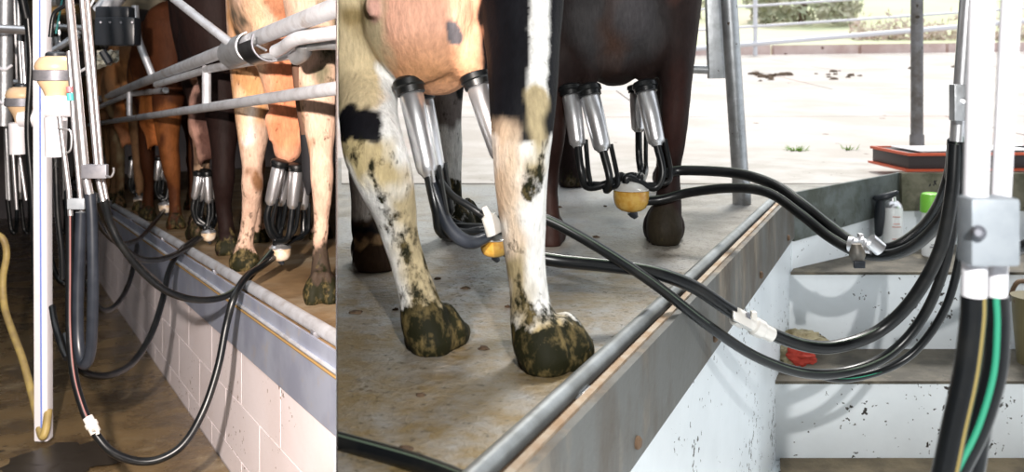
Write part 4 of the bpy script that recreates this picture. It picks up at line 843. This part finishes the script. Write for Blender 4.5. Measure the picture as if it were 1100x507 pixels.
# bushes beyond the fence, hedge
def bush(c, rad, label, n=900, seed=1, m='leaf', name='bush'):
    rnd = random.Random(seed); t = thing(name, label, 'bush', c, 'bushes beyond the yard')
    vs_, fs = [], []
    for i in range(n):
        a = rnd.uniform(0, 6.28); u = rnd.uniform(-.5, 1); rr = (rnd.uniform(.45, 1))**.5*(1+.25*noise.noise(V((math.cos(a)*1.5, math.sin(a)*1.5, u*2+seed))))
        p = V((math.cos(a)*math.sqrt(max(0, 1-u*u))*rad[0]*rr, math.sin(a)*math.sqrt(max(0, 1-u*u))*rad[1]*rr, (u*rr+.5)*rad[2]))+V(c)
        d = V((rnd.uniform(-1, 1), rnd.uniform(-1, 1), rnd.uniform(-1, 1))).normalized(); e = d.orthogonal().normalized(); s = rnd.uniform(.09, .2)*rad[0]/1.6
        k = len(vs_); vs_ += [p-d*s, p+e*s*.5, p+d*s, p-e*s*.5]; fs.append((k, k+1, k+2, k+3))
    obj('foliage', (vs_, fs), M[m], t, smooth=False, kind='stuff')
    obj('trunk', tube([V(c)-V((0, 0, .3)), V(c)+V((0, 0, rad[2]*.6))], [.12*rad[0], .05*rad[0]], 8), M['bark'], t)
def hz(x, y): return 1.72+(y-21.5)*.105+.0009*(y-21.5)**2
bush((9.7, 31, hz(9, 31)), (1.9, 1.6, 1.5), 'pale green bush beyond the fence, in the middle of the pasture', 1500, 2)
bush((6.6, 33, hz(6, 33)+.4), (.9, .9, 1.0), 'small dark bush beyond the fence beside the gate frame', 700, 5)
rh = random.Random(3); vs_, fs = [], []
for i in range(2600):
    x = rh.uniform(9.3, 22); y = 25.5+rh.uniform(-.4, .4); z = hz(x, 25.5)+abs(rh.gauss(0, .28))*(1+.4*noise.noise(V((x*.8, 0, 0))))
    p = V((x, y, z)); d = V((rh.uniform(-1, 1), rh.uniform(-1, 1), rh.uniform(-1, 1))).normalized(); e = d.orthogonal().normalized(); k = len(vs_)
    vs_ += [p-d*.11, p+e*.05, p+d*.11, p-e*.05]; fs.append((k, k+1, k+2, k+3))
hd = obj('dry_hedge', (vs_, fs), M['hedge'], smooth=False, kind='stuff'); tag(hd, 'long low reddish hedge beyond the far fence', 'hedge')

# dung, weeds and straw on the yard and the platform
rnd = random.Random(4)
gd = 'dung clumps on the yard'
def dung(px, py, n, sx, sy, zone, r0=.02, r1=.06):
    for i in range(n):
        x, y = px+rnd.gauss(0, sx), py+rnd.gauss(0, sy)
        Y = .6/((y-HY)/F) if y > 172 else None
        if Y is None:                          # solve on the rising yard
            lo_, hi_ = 5.0, 20.8
            for _ in range(40):
                Y = (lo_+hi_)/2
                if CZ-yz((x-550)/F*Y, Y) > (y-HY)/F*Y: lo_ = Y
                else: hi_ = Y
        X = (x-550)/F*Y; r = rnd.uniform(r0, r1)
        o = obj('dung_clump', blob((X, Y, yz(X, Y)+.001), (r*1.0, r*.9, r*.55), .6, 2, i+px), M['dung'])
        tag(o, zone, 'dung', gd)
dung(825, 83, 16, 13, 2.5, 'dark dung clump in the scattered patch on the yard, left of the dark post', .03, .09)
dung(905, 81, 12, 14, 1.8, 'small dung clump in the thin trail on the sunlit yard, close to the dark post', .025, .07)
dung(1040, 72, 5, 30, 1.6, 'small dung clump on the yard behind the steel milk tubes', .03, .08)
def tuft(px, py, n, label):
    q = G(px, py) ; t = []
    Y = q.y
    for _ in range(30):
        X = (px-550)/F*Y; Y = Y+.5*((CZ-yz(X, Y))/((py-HY)/F)-Y)
    q = V((X, Y, yz(X, Y))); vs_, fs = [], []
    for i in range(n):
        a = rnd.uniform(0, 6.28); r = rnd.uniform(0, .05); b = q+V((math.cos(a)*r*1.4, math.sin(a)*r, 0)); d = V((math.cos(a)*.04, math.sin(a)*.04, rnd.uniform(.02, .05)))
        s = V((-math.sin(a), math.cos(a), 0))*.006; k = len(vs_); vs_ += [b-s, b+s, b+d]; fs.append((k, k+1, k+2))
    tag(obj('weed_tuft', (vs_, fs), M['weed'], smooth=False), label, 'weed')
tuft(855, 163, 70, 'green weed tuft growing in the yard joint right of the leaning post')
tuft(911, 162, 25, 'tiny weed between the green tuft and the dark post')
tag(obj('straw_wisp', tube([P(960, 161, 6.35), P(969, 160, 6.35), P(977, 159, 6.35)], .012, 6), M['straw']), 'brown straw wisp left of the dark post foot', 'straw')
for i, (a, b, ln) in enumerate(((383, 336, .03), (425, 333, .012), (520, 375, .02), (452, 425, .015), (436, 483, .02), (600, 223, .02), (650, 222, .012), (640, 255, .02), (655, 276, .03), (545, 330, .012), (500, 310, .02), (470, 300, .016))):
    q = G(a, b)
    tag(obj('dung_fleck', blob(q+V((0, 0, .001)), (ln*.6, ln*.45, .005), .6, 2, i), M['dung']), 'small dark dung fleck lying on the shaded platform around the near cow', 'dung', 'dung flecks on the platform')

# ================================================================== LEFT PARLOUR: RAILS
def lr(t, h, off=0): return ledge(t, h, off)
tp = L0+V((0, 0, .0))
rr_ = thing('rump_rail', 'large grey pipe rail running above the platform edge behind the brown cows', 'rail', ledge(0, 0))
top0 = P(361, 8, 2.36); obj('pipe', tube([top0-LD*.3, top0+LD*6.6], .026, 16, smooth=False), M['galv_light'], rr_, clip='L')
low0 = P(361, 95, 2.40)
lrail = thing('lower_rail', 'lower thin grey pipe rail across the hind legs of the brown cows', 'rail', ledge(.3, 0))
obj('pipe', tube([low0-LD*.3, low0+LD*6.6], .0185, 14, smooth=False), M['galv_light'], lrail, clip='L')
mr = thing('middle_rail', 'bent middle pipe rail threaded under the large pipe', 'rail', ledge(.5, 0))
obj('pipe', tube([P(375, 33, 2.46), P(340, 38, 2.56), P(318, 42, 2.64), P(306, 50, 2.74), P(296, 55, 2.80)], .020, 12), M['galv_light'], mr, clip='L')
obj('pipe', tube([P(375, 47, 2.58), P(345, 47, 2.66), P(322, 50, 2.75)], .018, 12), M['galv'], mr, clip='L')
obj('pipe', tube([P(325, 56, 2.78), P(290, 62, 3.0), P(225, 74, 3.9), P(168, 91, 4.9), P(168, 91, 4.9)][:4], .017, 12, smooth=False), M['galv_light'], mr)
obj('pipe', tube([P(178, 97, 5.4), P(140, 101, 6.3), P(104, 116, 7.6)], .018, 12, smooth=False), M['galv_light'], mr)
obj('elbow', tube([P(326, 45, 2.70), P(326, 56, 2.75), P(318, 62, 2.80)], .024, 12), M['galv'], mr)
for (a, b, Y, r) in (((222, 70), (222, 112), 3.95, .019), ((139, 98), (139, 124), 6.2, .018)):
    obj('stub', tube([P(*a, Y), P(*b, Y)], r, 12, smooth=False), M['galv_light'], mr)
bkt = thing('rail_clamp', 'curved grey plate with black rubber band hugging the large pipe', 'clamp', P(262, 60, 3.1))
d = LD.normalized(); side = V((0, 0, 1)).cross(d).normalized(); upv = d.cross(side)
cc = top0+LD*.93
def saddle(c, w, r, a0, a1, th, ext):
    vs_, fs = [], []; K = 12
    for j in (-1, 1):
        for rr in (r, r+th):
            for k in range(K+1):
                a = math.radians(a0+(a1-a0)*k/K); vs_.append(c+d*j*w/2+side*math.cos(a)*rr+upv*math.sin(a)*rr)
    n = K+1
    for k in range(K):
        fs += [(k, k+1, n+k+1, n+k), (2*n+k, 3*n+k, 3*n+k+1, 2*n+k+1), (k, 2*n+k, 2*n+k+1, k+1), (n+k, n+k+1, 3*n+k+1, 3*n+k)]
    fs += [(0, n, 3*n, 2*n), (K, 2*n+K, 3*n+K, n+K)]
    return vs_, fs
obj('plate', saddle(cc+V((0, 0, -.020)), .30, .048, 75, -120, .005, 0), M['galv'], bkt)
obj('rubber_band', saddle(top0+LD*.66+V((0, 0, -.030)), .17, .052, 10, -150, .007, 0), M['rubber'], bkt)
obj('clasp_edge', saddle(top0+LD*.57+V((0, 0, -.030)), .012, .058, 25, -150, .004, 0), M['greymetal'], bkt)
obj('pin', tube([P(276, 49, 2.95), P(286, 54, 2.93)], .004, 8), M['steel'], bkt)
dg_ = tube([P(186, -2, 3.9), P(252, 50, 3.25)], .017, 12, smooth=False); tag(obj('brace_pipe', dg_, M['galv_light']), 'slanting grey pipe meeting the clamp plate from the upper left', 'pipe')
tag(obj('brace_pipe', tube([P(145, 6, 5.6), P(148, 40, 5.6), P(164, 82, 5.6)], .022, 12, n=6), M['galv_light']), 'kinked grey pipe coming down onto the large rail beside the chestnut cow', 'pipe')
tag(obj('brace_pipe', tube([P(100, 124, 6.4), P(104, 132, 6.4)], .01, 6), M['galv']), 'short stub of pipe at the far end of the lower rail', 'pipe')
# dark pulsator box and duct at upper centre
pb = thing('pulsator_box', 'dark blue-black pulsator box with bolts above the far cows', 'pulsator', P(127, 52, 4.6))
obj('box', box(P(127, 34, 4.6), (.19, .12, .14), .1, bev=.012), M['blackplastic'], pb)
obj('box', box(P(124, 14, 4.6), (.16, .11, .06), .1, bev=.01), M['blackplastic'], pb)
for px in (108, 118, 130, 142): obj('bolt', lathe(P(px, 24, 4.52), P(px, 24, 4.49), ((0, .006), (1, .005)), 8), M['greymetal'], pb)
obj('foot', tube([P(110, 55, 4.6), P(118, 68, 4.6)], .02, 8), M['blackplastic'], pb)
tag(obj('duct', tube([P(108, 14, 4.9), P(132, -12, 4.9)], .05, 16, smooth=False), M['galv_light']), 'slanting grey duct above the dark pulsator box', 'duct')
tag(obj('crumpled_sheet', (lambda n=8: ([P(104+24*i/n, 54+20*j/n*(1-.4*i/n)+3*noise.noise(V((i*.9, j*.9, 0)))-0, 4.9+.10*noise.noise(V((i*.7, j*.8, 3)))) for j in range(n+1) for i in range(n+1)]+[P(104+24*i/n, 54+20*j/n*(1-.4*i/n)+3*noise.noise(V((i*.9, j*.9, 0))), 4.915+.10*noise.noise(V((i*.7, j*.8, 3)))) for j in range(n+1) for i in range(n+1)], [(j*9+i, j*9+i+1, j*9+i+10, j*9+i+9) for j in range(8) for i in range(8)]+[(81+j*9+i, 81+j*9+i+9, 81+j*9+i+10, 81+j*9+i+1) for j in range(8) for i in range(8)]))(), mat('creased_grey_sheet', (.42, .42, .36), .5)), 'creased pale sheet below the dark pulsator box', 'sheet')

# ---- milk tubes, post and meters on the left
pst = thing('white_post', 'tall white painted post with a blue line standing on the wet pit floor', 'post', LP(47, 472, HFL))
q = LP(47, 472, HFL); ptop = P(45, -60, q.y)
obj('pole', box((q+ptop)/2, (.056, .05, (ptop-q).length), axes=((1, 0, 0), (0, 1, 0), ptop-q), bev=.006), M['whitepole'], pst)
obj('blue_line', tube([q+V((.004, -.0275, .02)), ptop+V((.004, -.0275, 0))], .0035, 6, smooth=False), M['blue'], pst)
def pair(label, rows, extra=None, nm='milk_tube_stand'):
    t = thing(nm, label, 'milk tubes', P(*rows[0][0][-1]), 'steel milk tubes of the dim parlour')
    for pts, r, m in rows: obj('steel_tube', tube([P(*p) for p in pts], r, 12, smooth=False), M[m], t)
    return t
ta = pair('twin polished milk tubes nearest the cows, held by a dark grey clip', [([(62, -300, 2.85), (105, 190, 2.85), (111, 216, 2.85)], .0085, 'steel'), ([(69, -300, 2.87), (110, 190, 2.87), (115, 216, 2.87)], .007, 'steel')])
tb = pair('single thick milk tube left of the twin tubes, held by the same clip', [([(47, -300, 2.80), (92, 190, 2.80), (97, 214, 2.80)], .0125, 'steel')])
cp_ = thing('tube_clip', 'dark grey clip plate with a hook joining the three nearest milk tubes', 'clip', P(103, 192, 2.78))
obj('plate', box(P(102, 184, 2.77), (.076, .02, .042), bev=.004), M['greymetal'], cp_)
obj('hook', tube([P(114, 189, 2.76), P(119, 190, 2.75), P(122, 185, 2.75), P(122, 180, 2.75)], .003, 8), M['steel'], cp_)
td = pair('thin milk tubes under the cream meter, with a wire loop', [([(64, 125, 2.95), (74, 205, 2.95), (76, 236, 2.95)], .0085, 'steel'), ([(74, 55, 2.98), (80, 140, 2.98), (88, 228, 2.98)], .0085, 'steel')])
obj('wire_loop', tube([P(62, 138, 2.93), P(70, 139, 2.92), P(76, 142, 2.92), P(76, 160, 2.92), P(70, 165, 2.92)], .003, 8), M['steel'], td)
obj('bracket', box(P(82, 219, 2.93), (.055, .012, .035), bev=.004), M['alu'], td)
te = pair('thin dull milk tubes beyond the white post', [([(24, 45, 4.3), (36, 240, 4.3)], .010, 'steel'), ([(31, 40, 4.2), (42, 215, 4.2)], .009, 'steel'), ([(20, 160, 4.1), (28, 215, 4.1)], .008, 'steel')])
tf = pair('dim milk tubes at the far left edge', [([(6, 130, 5.2), (10, 215, 5.2)], .010, 'galv'), ([(13, 150, 5.2), (18, 225, 5.2)], .010, 'steel')])
hk_ = 'rubber hoses of the dim parlour'
def meter(label, c, Y, s, box_at, bottle_at, dark_lens):
    c = P(*c, Y); t = thing('milk_meter', label, 'milk meter', c-V((0, 0, .12*s)), 'cream milk meters')
    z = lambda a: V((0, 0, a*s))
    obj('dome', lathe(c+z(.075), c-z(.085), ((0, .03*s), (.04, .05*s), (.14, .062*s), (.22, .066*s), (.30, .064*s), (.34, .058*s), (.42, .060*s), (.55, .056*s), (.72, .040*s), (.88, .030*s), (1.0, .028*s)), 28), M['cream'], t)
    obj('lid', lathe(c+z(.088), c+z(.070), ((0, .024*s), (.3, .032*s), (1, .034*s)), 20), M['blackplastic'], t)
    obj('strap', lathe(c+z(.028), c-z(.008), ((0, .0668*s), (.05, .069*s), (.95, .069*s), (1, .063*s)), 28), M['greymetal'], t)
    obj('strap_tab', box(c+V((.075*s, -.03*s, .012*s)), (.03*s, .02*s, .04*s), bev=.003), M['alu'], t)
    b = P(*box_at, Y); obj('sample_cup', lathe(b+z(.07), b-z(.065), ((0, .026*s), (.04, .036*s), (.5, .034*s), (1, .032*s)), 20), M['white_plastic'], t)
    b = P(*bottle_at, Y-.02); obj('bottle', lathe(b+V((-.045*s, 0, 0)), b+V((.050*s, 0, 0)), ((0, .028*s), (.06, .036*s), (.5, .037*s), (.94, .036*s), (1, .028*s)), 24), M['white_plastic'], t)
    obj('outlet', tube([c-z(.08), c-z(.11)], .014*s, 10), M['greymetal'], t)
    return t
m1 = meter('cream domed milk meter with white bottle, just right of the white post', (60, 84), 3.1, 1.0, (60, 147), (63, 114), 1)
obj('teal_band', lathe(P(75, 100, 2.96), P(76, 108, 2.96), ((0, .0105), (1, .0105)), 12), M['teal'], m1)
obj('red_band', lathe(P(74.5, 93, 2.96), P(75.4, 99, 2.96), ((0, .0103), (1, .0103)), 12), M['redmark'], m1)
m2 = meter('cream domed milk meter with white bottle, farther away left of the white post', (24, 112), 3.95, 1.0, (19, 149), (32, 127), 1)
hose('milk_hose', [(97, 208, 2.80), (99, 240, 2.80), (100, 300, 2.80), (99, 350, 2.81), (97, 378, 2.82), (92, 391, 2.83), (87, 385, 2.85), (84, 360, 2.87), (84, 310, 2.88), (86, 260, 2.88), (87, 228, 2.88)], .0165, 'blue-black hose in a narrow U below the nearest milk tubes', hk_, 'rubber_blue')
hose('milk_hose', [(75, 232, 2.95), (75, 290, 2.93), (75, 350, 2.9), (79, 400, 2.86), (88, 435, 2.83), (99, 460, 2.82), (118, 484, 2.82), (145, 495, 2.85), (172, 493, 2.88), (198, 476, 2.92), (219, 440, 2.98), (234, 395, 3.03), (243, 350, 3.07), (252, 318, 3.1), (265, 297, 3.2), (280, 287, 3.32), (293, 277, 3.45)], .0125, 'longest striped hose looping low to the floor and up to the nearest cluster', hk_, stripe=('red_stripe', .0028, (.5, -.85, .2)), stripe_n=6)
lh = bpy.context.scene.collection.objects[-2]
cn = thing('hose_connector', 'white fitting clamped on the lowest hose loop near the floor', 'connector', P(98, 458, 2.8))
obj('barrel', lathe(P(94, 448, 2.82), P(103, 465, 2.81), ((0, .015), (.3, .015), (.35, .019), (.6, .019), (.65, .016), (1, .016)), 16), M['fitting'], cn)
obj('tap', tube([P(100, 462, 2.79), P(104, 461, 2.78), P(105, 466, 2.78)], .006, 8), M['fitting'], cn)
hose('milk_hose', [(89, 228, 2.98), (88, 290, 2.96), (85, 350, 2.95), (84, 380, 2.95)], .010, 'dark thin hose between the U-shaped hose and the striped hose', hk_, 'rubber_blue')
hose('milk_hose', [(112, 214, 2.86), (118, 238, 2.88), (132, 266, 2.9), (155, 294, 2.95), (180, 313, 3.0), (210, 322, 3.1), (240, 319, 3.2), (262, 304, 3.3), (280, 284, 3.4), (292, 270, 3.45)], .0115, 'black hose swinging from the twin tubes to the nearest cluster', hk_, stripe=('highlight_stripe', .002, (0, -.4, .9)))
hose('milk_hose', [(70, 360, 3.3), (80, 390, 3.2), (98, 403, 3.2), (122, 402, 3.3), (144, 388, 3.5), (162, 360, 3.7), (174, 325, 3.9), (182, 290, 4.1), (195, 268, 4.3), (212, 256, 4.6)], .013, 'black hose looping against the white wall up to the second cow', hk_)
hose('milk_hose', [(105, 215, 3.0), (115, 240, 3.1), (128, 262, 3.3), (150, 278, 3.6), (175, 278, 3.9), (198, 268, 4.2), (216, 256, 4.6)], .012, 'black hose arching over the band towards the second cow', hk_)
hose('milk_hose', [(100, 228, 3.6), (112, 248, 3.8), (130, 262, 4.2), (150, 256, 4.8), (165, 240, 5.4), (176, 226, 5.85)], .012, 'dark hose reaching over the edge to the third cluster', hk_)
hose('milk_hose', [(94, 300, 4.0), (102, 325, 4.0), (113, 334, 4.1), (128, 324, 4.5), (140, 300, 5.0), (147, 265, 5.6), (150, 240, 6.3), (151, 222, 6.85)], .013, 'dark hose against the far white wall below the fourth cluster', hk_)
hose('milk_hose', [(50, 260, 4.6), (60, 295, 4.6), (72, 306, 4.6), (82, 300, 4.8), (92, 270, 5.2), (104, 246, 6), (120, 230, 7)], .014, 'dark hose curving behind the white post at knee height', hk_)
hose('milk_hose', [(30, 20, 3.9), (33, 70, 3.9), (30, 140, 3.9), (34, 200, 3.9), (37, 260, 3.9), (39, 320, 3.9), (41, 355, 3.9)], .014, 'dark hose hanging immediately left of the white post', hk_)
hose('milk_hose', [(60, 180, 3.6), (62, 230, 3.6), (66, 268, 3.6), (67, 300, 3.6)], .011, 'dark hose hanging between the white post and the meter tubes', hk_)
hose('milk_hose', [(54, 40, 3.5), (58, 15, 3.5), (70, 5, 3.5), (74, -10, 3.5)], .008, 'thin black air hose curling above the near cream meter', hk_)
hose('milk_hose', [(22, -10, 4.3), (28, 18, 4.3), (36, 45, 4.3), (36, 80, 4.3)], .020, 'thick black hose at the top left beside the white post', hk_)
hose('milk_hose', [(56, 330, 3.5), (60, 352, 3.4), (66, 372, 3.35), (72, 385, 3.3)], .012, 'short hose with a pale joint near the foot of the white post', hk_)
hose('drain_hose', [(-6, 250, 4.4), (4, 258, 4.4), (7, 275, 4.4), (3, 300, 4.35), (5, 330, 4.3), (14, 358, 4.2), (24, 385, 4.1), (33, 418, 3.98), (40, 448, 3.86), (45, 468, 3.78), (49, 462, 3.78), (52, 440, 3.82)], .016, 'yellow-brown hose trailing down to the foot of the white post', None, 'yhose')
# overhead pipework at the far left
op = thing('wash_pipe', 'horizontal bright pipe at the top left corner', 'pipe', P(15, 33, 4.7))
obj('pipe', tube([P(-20, 30, 4.7), P(41, 33, 4.7)], .023, 14, smooth=False), M['steel'], op)
op = thing('vacuum_pipe', 'thick vertical grey pipe with white wrappings at the far left edge', 'pipe', P(6, 130, 5.0))
obj('pipe', tube([P(6, -40, 5.0), P(4, 135, 5.0)], .042, 16, smooth=False), M['galv'], op)
for y in (36, 74, 110): obj('wrap', tube([P(-3, y-2, 4.95), P(5, y+1, 4.94), P(13, y-4, 4.96)], .008, 8), M['white_plastic'], op)
rnd = random.Random(9)
gp = 'tangle of thin pipes at the top left'
labs = []
for i, (a, b, Y, r, m) in enumerate((((18, -10), (24, 90), 5.4, .014, 'galv'), ((60, 40), (66, 72), 5.0, .013, 'galv'), ((56, 55), (84, 38), 5.0, .018, 'galv_light'), ((62, 50), (86, 34), 5.2, .014, 'galv'), ((48, 28), (90, 30), 5.8, .02, 'galv'), ((0, 88), (20, 88), 5.6, .015, 'galv_light'), ((93, 14), (104, -6), 4.4, .006, 'galv_light'), ((84, 78), (98, 70), 4.0, .006, 'galv_light'), ((60, 36), (68, -6), 5.6, .006, 'teal'), ((40, 4), (62, 2), 6.5, .03, 'galv'), ((55, 12), (84, 10), 6.5, .03, 'straw'))):
    tag(obj('thin_pipe', tube([P(*a, Y), P(*b, Y)], r, 8, smooth=False), M[m]), ('upright grey pipe left of the white post near the top', 'short slanting pipe above the near meter', 'pale pipe end tilted up behind the meter lid', 'thinner pipe beside the tilted pale one above the meter', 'level grey pipe crossing behind the milk tubes', 'pale level pipe at the far left edge', 'thin bright rod left of the black box', 'thin bright rod just left of the hanging sheet', 'thin green cord slanting behind the milk tubes', 'thick level grey pipe at the very top, right of the white post', 'tan level pipe at the very top behind the milk tubes')[i], 'pipe', gp)
# purlins and sheets under the dark roof, seen between the tubes
JM = mat('dusty_timber', (.30, .26, .19), .9, c2=(.20, .17, .12), scale=3)
for i, (x0, y0, x1, y1, Y, hh_) in enumerate(((-10, 6, 112, 14, 8.6, .14), (50, 24, 112, 30, 9.6, .16), (54, 46, 108, 50, 10.4, .14), (-10, 64, 60, 60, 11.2, .12), (92, -6, 196, 10, 7.6, .10))):
    a, b = P(x0, y0, Y), P(x1, y1, Y); tag(obj('purlin', box((a+b)/2, ((b-a).length, .08, hh_), axes=(b-a, (0, 1, 0), (0, 0, 1))), JM, smooth=False), ('lowest but one', 'upper', 'middle', 'lowest', 'rightmost')[i]+' dusty timber purlin behind the overhead pipes of the dim parlour', 'purlin', 'roof purlins')
for i, (px, Y) in enumerate(((3, 7.2), (17, 7.8), (28, 8.4), (56, 7.0), (64, 7.8))):
    a = P(px-3, -60, Y); b = P(px+5, 216, Y); tag(obj('milk_tube', tube([a, b], .014, 8, smooth=False), M['steel']), ('leftmost', 'second', 'middle', 'fourth', 'rightmost')[i]+' of the thin bright far milk tubes at the left of the dim parlour', 'tube', 'far milk tubes')
    hose('milk_hose', [(px+5, 214, Y), (px+7, 230, Y), (px+9, 246, Y), (px+13, 250, Y), (px+15, 238, Y+.1), (px+15, 205, Y+.2)], .016, ('leftmost', 'second', 'middle', 'fourth', 'rightmost')[i]+' of the small far hose loops at the left of the dim parlour', 'far hose loops')
tag(obj('drain_stain', blob(LP(66, 494, HFL), (.15, .13, .002), .9, 4, 4), mat('wet_dark_patch', (.03, .024, .018), .35)), 'dark wet drain patch on the pit floor at the foot of the white post', 'drain')
